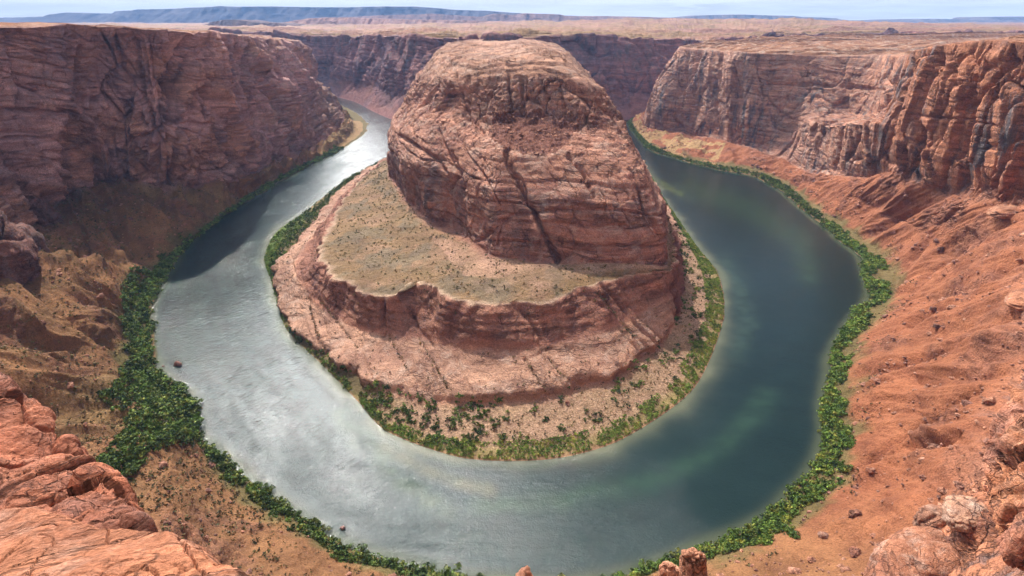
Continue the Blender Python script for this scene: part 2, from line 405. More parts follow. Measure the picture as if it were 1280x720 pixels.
L_.append(st(Z(1045, 298, 0), Z(1068, 291, 4), Z(1102, 266, 38), Z(1148, 225, 104), Y(1144, 185, 772), Y(1148, 140, 783), Y(1152, 98, 798), Y(1160, 58, 815), out=(1, .1), pl=(5, 8, 0)))
L_.append(st(Z(1030, 284, 0), Z(1050, 277, 4), Z(1080, 250, 40), Z(1118, 215, 98), Y(1112, 190, 850), Y(1112, 155, 862), Y(1122, 112, 890), Y(1136, 66, 915), out=(1, .1), pl=(5, 10, 0)))
L_.append(st(Z(1015, 274, 0), Z(1032, 267, 4), Z(1055, 245, 32), Z(1082, 222, 66), Y(1082, 195, 925), Y(1080, 154, 940), Y(1106, 140, 1010), Y(1132, 68, 1045), out=(1, .1), pl=(5, 10, 0)))
L_.append(st(Z(975, 240, 0), Z(990, 232, 4), Z(1000, 225, 14), Z(1012, 216, 28), Y(1018, 190, 1130), Y(1024, 153, 1142), Y(1075, 143, 1240), Y(1098, 68, 1290), out=(1, .1), pl=(3, 10, 0)))
L_.append(st(Z(945, 222, 0), Z(955, 215, 4), Z(965, 210, 12), Z(980, 200, 25), Y(985, 178, 1290), Y(992, 145, 1320), Y(1015, 105, 1350), Y(1035, 70, 1380), out=(1, .3), pl=(3, 12, 0)))
L_.append(st(Z(900, 213, 0), Z(906, 205, 4), Z(914, 194, 12), Z(924, 182, 26), Y(932, 150, 1395), Y(936, 120, 1402), Y(938, 90, 1410), Y(938, 66, 1420), out=(1, .4), pl=(3, 12, 0)))
L_.append(st(Z(850, 200, 0), Z(849, 195, 3), Z(851, 180, 8), Z(860, 168, 15), Y(865, 140, 1630), Y(868, 112, 1640), Y(870, 86, 1650), Y(876, 61, 1665), out=(1, .5), pl=(3, 12, 0)))
L_.append(st(Z(808, 184, 0), Z(805, 172, 3), Z(808, 165, 6), Z(812, 162, 10), Y(813, 135, 1722), Y(820, 108, 1736), Y(836, 80, 1752), Y(850, 58, 1770), out=(1, .4), pl=(3, 12, 0)))
L_.append(st((400, 2000, 0), (415, 2000, 4), (430, 1995, 8), (450, 1985, 14), rim=(570, 1900, 240), out=(1, .4), pl=(3, 12, 0)))
L_.append(st((640, 2180, 0), (645, 2170, 4), (650, 2160, 8), (655, 2140, 14), rim=(690, 2050, 240), out=(1, .4), pl=(3, 12, 0)))
L_.append(st((1100, 2330, 0), (1100, 2325, 4), (1100, 2320, 8), (1100, 2300, 14), rim=(1100, 2200, 242), out=(1, .4), pl=(3, 12, 0)))
G, S, L = loft(L_, (1, 8), fine=.95, hid=tuple(range(10, 28)) + (0,), maxn=120, fv=.5, pct=70, maxv=90)
print('outer', G.shape, [int((np.floor(L) == k).sum()) for k in range(12)])
px, py = proj(G)
N = gnormals(G)
Lg = np.broadcast_to(L[None, :], G.shape[:2]); Sg = np.broadcast_to(S[:, None], G.shape[:2])
arc = np.concatenate([[0], np.cumsum(np.linalg.norm(np.diff(G[:, np.searchsorted(L, 3.0)], axis=0), axis=1))])[:, None] + 0 * Lg
x, y, z = G[..., 0], G[..., 1], G[..., 2]
cl = smooth(3.8, 4.25, Lg) * (1 - .85 * smooth(7.5, 8.0, Lg)) * (1 - smooth(8.0, 8.3, Lg))
# more rock than scree where the wall comes right down to the water
wallL = 1 - smooth(6, 8.5, Sg)
tal = smooth(1.6, 2.6, Lg) * (1 - smooth(3.7, 4.3, Lg))
pla = smooth(8.0, 8.6, Lg)
left = 1 - smooth(14, 18, Sg); right = smooth(22, 24, Sg)
dcam = np.linalg.norm(G - np.array([0, 0, CAMZ]), axis=2)
sc = np.clip(dcam / 700, .45, 1.6)
near = smooth(15, 16, Sg) * (1 - smooth(23, 25, Sg))       # the wall under the viewer: keep it calm
rg = smooth(24, 26, Sg) * (1 - smooth(31, 32, Sg))
d = cliff_relief(G, 1.0, strata=1.0) * cl * (1 - .6 * near) * (1 - .62 * rg) * (1 - .35 * smooth(30.5, 31.5, Sg)) * (1 + .9 * (1 - smooth(13, 14, Sg)))
r0, t0, e0 = cells(x / 24 + .4 * fbm(x / 50, y / 50, z / 80, 2), y / 24, z / 70 + .01 * x)
r9, t9, e9 = cells(x / 46 + .3 * fbm(x / 70, y / 70, z / 120, 2), y / 46, z / 130 + .01 * x)
d = d + rg * cl * (4.0 * r0 + 1.0 * t0 - 4.5 * np.exp(-(e0 / .05) ** 2) + 8 * r9 - 6 * np.exp(-(e9 / .03) ** 2))
# scree and fans: gullies that run down the slope
wob = 18 * fbm(x / 120, y / 120, None, 2)
spur = ridged((arc + wob) / 95, Lg * .30, None, 2) - .4
gul = ridged((arc + wob) / 30 + .9 * Lg, Lg * .5 + 4, None, 3)
d = d + tal * (left * (19 * spur + 3.4 * gul) + (1 - left) * (8.5 * spur + 2.8 * gul)) * (1 - .5 * near)
base_dark = 0
rocky = smooth(.1, .45, fbm(x / 60, y / 60, z / 60, 3) + .35 * (Lg - 3.2))
d = d + tal * (1.5 * fbm(x / 22, y / 22, z / 22, 4) + rocky * 2.2 * fbm(x / 9, y / 9, z / 7, 3))
d = d + smooth(1.0, 1.3, Lg) * (1 - smooth(1.9, 2.4, Lg)) * .9 * fbm(x / 16, y / 16, None, 3)
# shoreline wobble
G2 = G + N * d[..., None]
shf = np.exp(-((Lg - 1) / .5) ** 2)
G2[..., 0] += shf * 5 * fbm(x / 60, y / 60, None, 3) * np.clip(dcam / 600, .3, 1.5)
G2[..., 1] += shf * 5 * fbm(x / 60 + 40, y / 60, None, 3) * np.clip(dcam / 600, .3, 1.5)
# plateau: stepped slickrock
pz = fbm(x / 190, y / 110, None, 6, .6) * 12 + 0 * z
q = pz / 4.5; pz = (np.floor(q) + smooth(.8, 1, q - np.floor(q))) * 4.5 + .6 * fbm(x / 12, y / 12, None, 3)
big = smooth(8.5, 10, Lg)
G2[..., 2] += pla * pz * (1 - near) * np.where(Sg < 12, .55, 1.0) + big * (1 - near) * 4 * fbm(x / 600, y / 600, None, 3)
# features seen in the rock: long joints and overhangs, cut into the face
def carve(G2, N, lines, sel, Lg):
    for w, dep, ln in lines:
        q = dline(px, py, ln) + 1.2 * fbm(px / 9, py / 9, None, 2)
        G2 -= N * (dep * np.exp(-(q / w) ** 2) * sel)[..., None]
selL = cl * (Sg < 12); selR = cl * (Sg > 25)
carve(G2, N, [
    (4.2, 23, [(243, 40), (238, 75), (236, 112), (228, 145), (218, 170), (213, 215), (208, 240)]),
    (2.3, 12, [(162, 36), (166, 75), (170, 110), (178, 150)]),
    (2.1, 10, [(105, 60), (98, 125), (92, 150)]),
    (2.3, 12, [(158, 135), (170, 190), (190, 215)]),
    (3.2, 16, [(200, 125), (215, 150), (226, 165)]),
    (2.3, 12, [(275, 42), (284, 80), (300, 130)]),
    (2.7, 14, [(310, 60), (325, 95), (345, 130), (352, 148)]),
    (2.5, 14, [(255, 110), (278, 175), (300, 205), (318, 225)]),
    (2.3, 12, [(285, 60), (300, 70), (304, 110), (302, 150)]),
    (2.7, 12, [(0, 145), (40, 138), (80, 134), (130, 125)]),
    (2.3, 10, [(60, 160), (62, 200), (75, 235)]),
    (2.3, 9, [(165, 170), (220, 160), (262, 156)]),
    (4.0, -16, [(268, 108), (288, 150), (308, 190), (324, 226)]), (4.0, -15, [(308, 58), (330, 92), (352, 130), (385, 168)]), (4.0, -14, [(350, 62), (374, 108), (402, 150)]),
    (3.0, 14, [(262, 112), (280, 152), (300, 196)]), (3.0, 12, [(302, 64), (322, 96), (344, 134), (376, 172)]), (5, -10, [(60, 60), (75, 100), (70, 130)]), (6, -10, [(0, 215), (30, 228), (60, 240)]),
    (4, -12, [(180, 60), (186, 110), (196, 160), (190, 200)]), (3, 12, [(196, 45), (200, 90), (206, 120)]),
], selL, Lg)
carve(G2, N, [
    (3.5, 16, [(1128, 62), (1112, 80), (1108, 100), (1112, 118), (1095, 140)]),
    (3.0, 8, [(1175, 60), (1168, 90), (1150, 145), (1150, 200), (1140, 215)]),
    (3.0, 9, [(1262, 75), (1225, 120), (1205, 160), (1188, 200)]),
    (2.6, 7, [(1230, 55), (1212, 90), (1207, 150)]),
    (2.2, 6, [(1140, 75), (1125, 120), (1120, 170)]),
    (3.5, 10, [(1280, 140), (1258, 185), (1240, 235)]),
    (1.6, 4, [(1155, 145), (1205, 150), (1250, 158)]),
    (2.0, 8, [(892, 100), (896, 160)]),
    (2.2, 6, [(960, 105), (1010, 108), (1060, 108), (1100, 112)]),
    (2.2, 8, [(1075, 160), (1060, 200)]), (2, 6, [(1050, 155), (1040, 205)]),
], selR, Lg)
tr_ = tal * (Sg > 22) * smooth(0, .6, Lg - 1.6)
carve(G2, N, [(5, 7, l_) for l_ in ([(1215, 250), (1170, 300), (1120, 350)], [(1275, 400), (1200, 440), (1110, 470), (1075, 475)], [(1240, 500), (1170, 540), (1090, 580)], [(1160, 255), (1110, 285), (1080, 300)],
    [(1215, 560), (1130, 575), (1060, 592)], [(1225, 300), (1165, 350), (1130, 378)], [(1280, 330), (1200, 385), (1140, 410)])] + [(9, -5, l_) for l_ in ([(1245, 250), (1190, 300), (1130, 365)], [(1280, 420), (1200, 465), (1100, 500)], [(1260, 540), (1160, 560), (1080, 600)])], tr_, Lg)
tl_ = tal * (Sg < 15)
carve(G2, N, [(6, -9, l_) for l_ in ([(112, 230), (150, 255), (190, 285), (215, 302)], [(170, 232), (210, 258), (250, 275)], [(60, 300), (100, 315), (150, 335)], [(0, 346), (60, 347), (120, 352), (165, 354)], [(225, 238), (262, 258)])]
    + [(5, 9, l_) for l_ in ([(5, 352), (60, 400), (100, 430), (140, 442)], [(80, 245), (120, 285), (150, 310), (168, 332)], [(140, 235), (175, 268), (218, 290)], [(195, 236), (235, 264)], [(20, 330), (90, 335), (140, 345)])], tl_, Lg)
# benches: a flat shelf half way up the promontory
# ---- albedo of each zone
base = col3(Lg.shape, (.29, .145, .068))
base = blend(base, (.33, .125, .064), right)
n_ = fbm(x / 140, y / 140, z / 140, 4)
base = blend(base, (.30, .20, .09), smooth(.0, .5, n_) * left * .6)
cliffc = col3(Lg.shape, (.62, .36, .33))
cliffc = blend(cliffc, (.56, .29, .20), smooth(-.1, .45, fbm(x / 110, y / 110, z / 70, 5, .6)) * .8)
cliffc = blend(cliffc, (.42, .25, .25), smooth(0, .5, fbm(x / 80 + 9, y / 80, z / 120, 5, .6)) * .8)
base = blend(base, (.27, .12, .08), rocky * tal * .55)
cliffc = blend(cliffc, (.46, .20, .115), smooth(13, 16, Sg))
cliffc = blend(cliffc, (.52, .28, .20), smooth(31, 34, Sg))
cliffc = blend(cliffc, (.52, .33, .25), smooth(4.5, 2.5, Sg) * smooth(4, 4.6, Lg) * (1 - smooth(5.6, 6.3, Lg)) * .8)
cf = smooth(3.7, 4.15, Lg + .25 * n_)
base = base * (1 - cf[..., None]) + cliffc * cf[..., None]
plc = col3(Lg.shape, (.38, .19, .115)); plc = blend(plc, (.36, .19, .14), (Sg < 12) * smooth(-.2, .4, n_))
pf = smooth(7.9, 8.2, Lg)
base = base * (1 - pf[..., None]) + plc * pf[..., None]
bk = smooth(1.0, 1.15, Lg) * (1 - smooth(1.9, 2.3, Lg + .3 * fbm(x / 25, y / 25, None, 3)))
base = blend(base, (.16, .15, .055), bk * .85)
sand = inpoly(px, py, [(462, 152), (466, 166), (446, 182), (420, 200), (398, 196), (415, 175), (430, 150)]) | ((Sg > 35.2) & (Sg < 38) & (Lg > 1.5) & (Lg < 3.6) & (fbm(x / 60, y / 60, None, 4) > -.1))
base = blend(base, (.42, .27, .13), sand * (Lg > 1.35) * 1.0)
base = blend(base, (.12, .12, .07), (Lg < 1.05) * 1.0)
mask = np.zeros(Lg.shape + (4,), np.float32)
mask[..., 0] = np.maximum(cf * (1 - .6 * pf) * np.where(Sg < 13, .62, 1.0), rocky * tal * .5)
mask[..., 1] = np.clip(tal * (left * .36 + .10) + bk * .6 + (pf * .12), 0, 1) * (1 - .9 * cf * (1 - pf))
mask[..., 1] += left * cf * (1 - smooth(4.6, 5.6, Lg)) * .35
mask[..., 2] = cf * smooth(30, 33, Sg) * .5 + cf * (Sg < 5) * .5 + pf * .25
mask[..., 3] = cf * (1 - pf) * np.where(Sg < 13, .42, 1.25)
at = {'base': base, 'mask': mask}
rowof = lambda l: int(np.searchsorted(L, l - 1e-6))
split = [0, int(np.searchsorted(S, 15.0)), int(np.searchsorted(S, 24.0)), len(S) - 1]
names = {0: 'left', 1: 'near', 2: 'right'}
lab = {0: ('dark mauve cliff in shade rising over the left reach of the river', 'orange scrubby scree slopes at the foot of the shaded left cliff', 'dark slickrock plateau on top of the shaded left cliff'),
       1: ('red cliff face straight below the viewpoint', 'orange scree fan running down to the near shore', 'bare sandstone ground round the viewpoint'),
       2: ('sunlit red cliffs with grey varnish streaks on the right of the bend', 'bare red scree slope with scattered stones on the right of the river', 'pale stepped slickrock plateau behind the sunlit right cliffs')}
for k in range(3):
    a, b = split[k], split[k + 1] + 1
    sl = slice(a, b)
    ats = {kk: v[sl] for kk, v in at.items()}
    for nm, (l0, l1), cat, lb in (('cliff_' + names[k], (4, 8), 'cliff', lab[k][0]), ('hillside_' + names[k], (0, 4), 'hillside', lab[k][1]), ('plateau_' + names[k], (8, 11), 'plateau', lab[k][2])):
        o = grid_obj(nm, G2[sl], M_T, ats, (rowof(l0), rowof(l1)), sm=not nm.startswith('cliff'))
        tag(o, lb, cat, kind='structure')
MESH['outer'] = (G2, px, py, Sg, Lg)
SHORE_OUT = G[:, rowof(1.0)][:, :2].copy(); SHORE_OUT_S = S.copy()
# ================================================================== FAR WALL AND FAR PLATEAU
Fs = []
def fst(b, rim, z0=0):
    b = np.array(b, float); r = np.array(rim, float)
    top = b + (r - b) * .45; top[2] = b[2] + (r[2] - b[2]) * .28
    mid = b + (r - b) * .6; mid[2] = b[2] + (r[2] - b[2]) * .55
    up = b + (r - b) * .85; up[2] = b[2] + (r[2] - b[2]) * .8
    u = b + np.array([0, -30, -8.0])
    o = np.array([r[0] * .0, 1.0, 0])
    return [u, b, top, mid, up, r, r + [0, 150, 2], r + [r[0] * .25, 900, 6], (r[0] * 2.2, 6000, 262), (r[0] * 4, 11000, 262), (r[0] * 5.1, 16500, 255)]
Fs.append(fst((-3200, 2900, 0), (-3200, 3150, 250)))
Fs.append(fst((-1700, 2850, 0), (-1750, 3100, 250)))
Fs.append(fst((-1100, 2800, 0), (-1150, 3000, 250)))
Fs.append(fst(Z(405, 119, 0), Y(392, 45, 2850)))
Fs.append(fst(Z(440, 126, 0), Y(440, 44, 2680)))
Fs.append(fst(Z(468, 140, 0), Y(480, 44, 2360)))
Fs.append(fst(Z(492, 150, 0), Y(515, 44, 2150)))
Fs.append(fst(Z(520, 156, 0), Y(548, 46, 2050)))
Fs.append(fst((-130, 1900, 0), Y(580, 47, 1980)))
Fs.append(fst((0, 1850, 0), Y(630, 47, 1900)))
Fs.append(fst((110, 1900, 0), Y(662, 45, 1990)))
Fs.append(fst(Z(740, 152, 0), Y(712, 44, 2120)))
Fs.append(fst(Z(775, 150, 0), Y(765, 45, 2190)))
Fs.append(fst(Z(800, 149, 0), Y(810, 47, 2200)))
Fs.append(fst(Z(830, 148, 0), Y(850, 49, 2240)))
Fs.append(fst((760, 2180, 20), Y(885, 50, 2330)))
Fs.append(fst((1100, 2450, 120), (1150, 2600, 248)))
Fs.append(fst((1700, 2600, 225), (1700, 2700, 250)))
Fs.append(fst((3200, 2700, 235), (3200, 2800, 250)))
G, S, L = loft(Fs, (1, 7), fine=1.0, maxn=110, maxv=60, hid=(0, 1, 16, 17), fv=.5)
print('far', G.shape, [int((np.floor(L) == k).sum()) for k in range(12)])
px, py = proj(G); N = gnormals(G)
Lg = np.broadcast_to(L[None, :], G.shape[:2]); Sg = np.broadcast_to(S[:, None], G.shape[:2])
x, y, z = G[..., 0], G[..., 1], G[..., 2]
cl = smooth(1.0, 2.0, Lg) * (1 - smooth(4.9, 5.2, Lg))
tl = smooth(1.0, 1.4, Lg) * (1 - smooth(1.9, 2.3, Lg))
d = cliff_relief(G, 1.9, 400, fine=1.0) * cl * (.4 + .6 * smooth(1.8, 2.3, Lg))
G2 = G + N * d[..., None]
pla = smooth(5.0, 5.3, Lg)
pz = fbm(x / 300, y / 260, None, 6, .6) * 16
q = pz / 6; pz = (np.floor(q) + smooth(.8, 1, q - np.floor(q))) * 6
G2[..., 2] += pla * pz + smooth(6.2, 8, Lg) * (14 * fbm(x / 1500, y / 2200, None, 5, .55))
# low swell on the right part of the skyline
G2[..., 2] += 62 * np.exp(-((x - 1500) / 1500) ** 2 - ((y - 5600) / 1500) ** 2) + 22 * np.exp(-((x - 2350) / 260) ** 2 - ((y - 5200) / 400) ** 2)
base = col3(Lg.shape, (.34, .165, .15))
n_ = fbm(x / 200, y / 200, z / 90, 4)
base = blend(base, (.27, .15, .16), smooth(-.1, .5, n_))
plc = col3(Lg.shape, (.31, .19, .095)); plc = blend(plc, (.40, .21, .14), smooth(-.3, .4, fbm(x / 700, y / 500, None, 5, .6)))
plc = blend(plc, (.27, .13, .10), smooth(.05, .4, fbm(x / 420 + 9, y / 700, None, 6, .65)) * .8)
base = base * (1 - pla[..., None]) + plc * pla[..., None]
mask = np.zeros(Lg.shape + (4,), np.float32)
mask[..., 0] = smooth(1.5, 2.2, Lg) * (1 - .7 * pla); mask[..., 1] = .15 * pla + .3 * tl; mask[..., 2] = .3 * pla; mask[..., 3] = (1 - pla) * .95 * smooth(1.8, 2.4, Lg)
at = {'base': base, 'mask': mask}
rowof = lambda l: int(np.searchsorted(L, l - 1e-6))
tag(grid_obj('cliff_far', G2, M_T, at, (0, rowof(5))), 'hazy purple cliff wall across the river behind the butte', 'cliff', kind='structure')
tag(grid_obj('plateau_far', G2, M_T, at, (rowof(5), len(L) - 1)), 'flat tan desert plateau stretching to the skyline', 'plateau', kind='structure')

# ---- mesas on the skyline
def ridge(name, prof, y0, depth, zb, mat_base, label, cat, talus=.45, seed=0, step=14, kind='structure'):
    """prof: skyline as (px,py) at distance y0"""
    pts = np.array([P(a, b, y=y0) for a, b in prof])
    xs = np.linspace(pts[0, 0], pts[-1, 0], 420); tops = np.interp(xs, pts[:, 0], pts[:, 2])
    lv = np.concatenate([np.linspace(0, 1, 26), np.linspace(1, 2, 10)[1:], np.linspace(2, 3, 4)[1:]])
    G = np.zeros((len(xs), len(lv), 3))
    for j, l in enumerate(lv):
        if l <= 1:
            h = l; yy = -depth * .45 * (1 - l) ** 1.0 if l < .5 else -depth * .45 * .5 * (1 - (l - .5) * 1.9)
            zz = zb + (tops - zb) * (l * .9 if l < .5 else .45 + (l - .5) * 1.1)
        elif l <= 2: yy = (l - 1) * depth; zz = tops + 0 * xs
        else: yy = depth + (l - 2) * depth * .4; zz = zb + (tops - zb) * (3 - l)
        G[:, j, 0] = xs; G[:, j, 1] = y0 + yy; G[:, j, 2] = zz
    x, y, z = G[..., 0], G[..., 1], G[..., 2]
    G[..., 1] += depth * .22 * fbm(x / (depth * .6) + seed, z / 900, None, 5, .55)
    G[..., 1] += depth * .06 * ridged(x / (depth * .16) + seed, z / 500, None, 3)
    Lg = np.broadcast_to(lv[None, :], x.shape)
    base = col3(x.shape, mat_base); mask = np.zeros(x.shape + (4,), np.float32); mask[..., 0] = .8; mask[..., 3] = .6 * (Lg < 1)
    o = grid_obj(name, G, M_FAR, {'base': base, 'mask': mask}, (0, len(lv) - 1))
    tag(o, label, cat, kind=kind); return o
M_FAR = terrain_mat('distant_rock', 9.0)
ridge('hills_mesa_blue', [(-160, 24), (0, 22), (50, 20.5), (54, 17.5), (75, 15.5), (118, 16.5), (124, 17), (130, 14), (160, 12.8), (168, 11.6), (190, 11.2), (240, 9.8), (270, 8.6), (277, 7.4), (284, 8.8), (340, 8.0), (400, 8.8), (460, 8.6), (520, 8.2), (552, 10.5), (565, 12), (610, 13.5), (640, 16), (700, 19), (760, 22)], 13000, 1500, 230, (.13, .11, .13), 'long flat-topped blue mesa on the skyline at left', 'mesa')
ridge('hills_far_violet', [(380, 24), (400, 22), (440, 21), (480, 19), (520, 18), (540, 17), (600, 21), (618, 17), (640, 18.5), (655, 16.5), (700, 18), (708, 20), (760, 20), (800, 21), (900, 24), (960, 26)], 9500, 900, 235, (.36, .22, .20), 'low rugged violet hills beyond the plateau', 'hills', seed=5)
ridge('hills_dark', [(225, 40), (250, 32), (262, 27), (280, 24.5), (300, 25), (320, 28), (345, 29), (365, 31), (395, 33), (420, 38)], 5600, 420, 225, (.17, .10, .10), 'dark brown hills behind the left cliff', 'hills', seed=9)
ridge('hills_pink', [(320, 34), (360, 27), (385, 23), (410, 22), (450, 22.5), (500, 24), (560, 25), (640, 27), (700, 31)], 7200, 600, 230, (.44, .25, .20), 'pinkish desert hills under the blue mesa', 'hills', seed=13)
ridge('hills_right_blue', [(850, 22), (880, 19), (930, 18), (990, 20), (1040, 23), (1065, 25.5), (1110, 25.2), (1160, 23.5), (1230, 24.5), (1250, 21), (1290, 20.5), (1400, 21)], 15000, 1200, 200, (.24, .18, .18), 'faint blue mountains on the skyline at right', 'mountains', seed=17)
# ================================================================== THE BUTTE
B_ = []
def bst(b1, b2, b3, b4, b5, b6, b7, b8, b9, b10, b11, b12):
    """b6: foot of the tower as a point, b7.. (px,py,dy): pixel and how far behind the foot"""
    rows = [np.array(q, float) for q in (b1, b2, b3, b4, b5, b6)]
    f = rows[-1]
    b10 = (b10[0], b10[1], b10[2] + 20)
    for q in (b7, b8, b9, b10, b11, b12):
        rows.append(np.array(P(q[0], q[1], y=(f[1] + q[2]) if q[2] > 0 else -q[2]), float))
    d = rows[0] - rows[1]; d[2] = 0; d /= np.linalg.norm(d) + 1e-6
    return [rows[0] + d * 26 + np.array([0, 0, -7.0])] + rows
B_.append(bst((-230, 1900, 0), (-215, 1900, 8), (-208, 1900, 20), (-200, 1900, 30), (-195, 1900, 40), (-185, 1900, 55), (512, 120, 10), (520, 100, 20), (530, 85, 25), (540, 70, 30), (560, 55, 60), (610, 48, -1990)))
B_.append(bst((-290, 1450, 0), (-270, 1450, 6), (-262, 1450, 20), (-255, 1448, 30), (-248, 1445, 38), (-238, 1440, 52), (496, 150, 20), (503, 130, 30), (515, 112, 45), (530, 95, 50), (553, 62, 90), (605, 49, -1800)))
B_.append(bst(Z(436, 222, 0), Z(446, 222, 6), Z(455, 220, 18), Z(462, 216, 30), Z(475, 212, 42), Z(488, 212, 55), (486, 175, 25), (489, 152, 50), (510, 122, 90), (521, 102, 100), (546, 66, 170), (602, 51, -1500)))
B_.append(bst(Z(385, 262, 0), Z(412, 256, 7), Z(424, 250, 18), Z(438, 238, 34), Z(465, 226, 46), Z(496, 230, 58), (489, 180, 22), (492, 157, 45), (518, 122, 95), (527, 103, 105), (550, 67, 190), (603, 51, -1450)))
B_.append(bst(Z(345, 290, 0), Z(388, 288, 7), Z(400, 284, 20), Z(422, 264, 40), Z(465, 248, 50), Z(512, 252, 63), (498, 195, 22), (500, 165, 50), (530, 126, 105), (540, 103, 115), (560, 70, 200), (606, 51, -1420)))
B_.append(bst(Z(331, 322, 0), Z(350, 330, 6), Z(372, 322, 26), Z(402, 304, 48), Z(470, 282, 56), Z(536, 274, 68), (520, 205, 24), (528, 172, 52), (552, 130, 120), (560, 105, 130), (575, 74, 210), (610, 51, -1400)))
B_.append(bst(Z(342, 358, 0), Z(346, 360, 3), Z(372, 348, 28), Z(402, 325, 52), Z(480, 300, 59), Z(562, 286, 70), (550, 212, 26), (556, 178, 58), (575, 134, 130), (578, 106, 142), (590, 76, 215), (613, 51, -1400)))
B_.append(bst(Z(358, 410, 0), Z(361, 405, 3), Z(398, 382, 24), Z(420, 345, 56), Z(490, 322, 61), Z(585, 296, 71), (578, 220, 24), (582, 184, 60), (598, 142, 140), (600, 106, 155), (606, 78, 225), (615, 51, -1400)))
B_.append(bst(Z(410, 462, 0), Z(416, 453, 6), Z(450, 412, 26), Z(466, 368, 60), Z(530, 335, 65), Z(605, 312, 73), (602, 232, 26), (606, 190, 66), (618, 148, 160), (620, 104, 176), (622, 79, 240), (617, 51, -1400)))
B_.append(bst(Z(448, 502, 0), Z(470, 482, 8), Z(486, 420, 28), Z(492, 368, 62), Z(560, 338, 68), Z(618, 320, 75), (616, 240, 26), (620, 192, 70), (630, 150, 168), (632, 102, 184), (632, 78, 245), (618, 51, -1400)))
B_.append(bst(Z(485, 540, 0), Z(510, 496, 9), Z(522, 425, 30), Z(522, 352, 67), Z(585, 338, 71), Z(640, 322, 75), (640, 250, 24), (640, 195, 72), (645, 150, 175), (646, 100, 190), (640, 77, 250), (620, 51, -1400)))
B_.append(bst(Z(580, 573, 0), Z(590, 504, 10), Z(592, 436, 33), Z(585, 376, 67), Z(625, 350, 71), Z(678, 325, 75), (672, 255, 22), (668, 196, 72), (668, 150, 178), (668, 99, 192), (655, 76, 255), (624, 51, -1400)))
B_.append(bst(Z(690, 574, 0), Z(680, 494, 12), Z(680, 434, 36), Z(676, 376, 66), Z(695, 350, 71), Z(718, 327, 75), (712, 252, 22), (700, 198, 70), (690, 151, 172), (690, 101, 190), (668, 74, 260), (628, 51, -1400)))
B_.append(bst(Z(780, 548, 0), Z(758, 472, 13), Z(762, 414, 38), Z(742, 352, 69), Z(755, 340, 72), Z(768, 328, 75), (760, 255, 22), (742, 202, 70), (722, 154, 165), (712, 106, 182), (680, 72, 265), (631, 51, -1400)))
B_.append(bst(Z(870, 482, 0), Z(818, 430, 14), Z(818, 382, 38), Z(800, 342, 66), Z(806, 336, 69), Z(812, 330, 72), (806, 262, 20), (780, 207, 66), (750, 156, 150), (730, 110, 165), (690, 70, 280), (634, 51, -1400)))
B_.append(bst(Z(905, 395, 0), Z(842, 398, 14), Z(844, 368, 34), Z(838, 337, 60), Z(836, 334, 63), Z(833, 330, 66), (829, 268, 18), (803, 212, 60), (774, 158, 140), (742, 112, 155), (695, 69, 300), (635, 51, -1400)))
B_.append(bst(Z(896, 340, 0), Z(850, 348, 10), Z(845, 330, 26), Z(841, 318, 42), Z(838, 312, 50), Z(834, 305, 58), (830, 258, 20), (806, 208, 60), (778, 156, 130), (745, 112, 145), (700, 70, 330), (637, 51, -1420)))
B_.append(bst(Z(868, 304, 0), Z(846, 302, 10), Z(842, 294, 22), Z(839, 286, 34), Z(837, 280, 42), Z(833, 272, 52), (824, 240, 20), (802, 203, 50), (776, 152, 90), (748, 112, 110), (704, 70, 300), (640, 50, -1450)))
B_.append(bst(Z(828, 245, 0), Z(822, 243, 8), Z(820, 240, 16), Z(818, 237, 26), Z(816, 234, 34), Z(813, 229, 44), (806, 208, 18), (790, 178, 35), (768, 145, 55), (746, 110, 75), (708, 70, 260), (645, 50, -1520)))
B_.append(bst(Z(798, 200, 0), Z(796, 198, 6), Z(794, 196, 14), Z(792, 193, 22), Z(790, 190, 30), Z(787, 186, 38), (782, 170, 15), (772, 152, 28), (758, 130, 45), (738, 100, 60), (712, 68, 150), (650, 48, -1800)))
B_.append(bst((250, 1950, 0), (240, 1950, 6), (235, 1950, 14), (230, 1950, 22), (225, 1950, 30), (215, 1950, 40), (745, 120, 10), (738, 105, 18), (725, 90, 25), (715, 72, 30), (695, 56, 60), (650, 47.5, -2050)))
G, S, L = loft(B_, (1, 12), fine=.95, maxn=120, maxv=64, soft=2)
print('butte', G.shape, [int((np.floor(L) == k).sum()) for k in range(13)])
px, py = proj(G); N = gnormals(G, 8)
Lg = np.broadcast_to(L[None, :], G.shape[:2]); Sg = np.broadcast_to(S[:, None], G.shape[:2])
x, y, z = G[..., 0], G[..., 1], G[..., 2]
tower = smooth(5.8, 6.1, Lg)
scarp = smooth(2.95, 3.3, Lg) * (1 - smooth(3.8, 4.05, Lg))
apron = smooth(1.9, 2.1, Lg) * (1 - smooth(2.9, 3.1, Lg))
bench = smooth(4.0, 4.1, Lg) * (1 - smooth(5.7, 6.0, Lg))
shore = smooth(1.0, 1.2, Lg) * (1 - smooth(1.8, 2.05, Lg))
top = smooth(9.8, 10.4, Lg)
upcliff = smooth(8.7, 9.0, Lg) * (1 - smooth(9.9, 10.2, Lg))
lower = tower * (1 - smooth(7.0, 9.0, Lg))
d = 8 * fbm(x / 70, y / 70, z / 80, 3) * lower * (1 - .5 * smooth(6.8, 7.5, Lg))          # rounded masses of the massive beds
d += lower * .6 * fbm(x / 20, y / 20, z / 14, 3)
d += cliff_relief(G, .8, 70, butt=.6) * upcliff
r0, t0, e0 = cells(x / 34 + .5 * fbm(x / 60, y / 60, z / 60, 2), y / 34, z / 26)
d += lower * (1.0 * r0 + 1.3 * t0 - 1.8 * np.exp(-(e0 / .035) ** 2)) * smooth(-.3, .2, perlin(x / 60, y / 60, z / 60))
r0, t0, e0 = cells(x / 9, y / 9, z / 7)
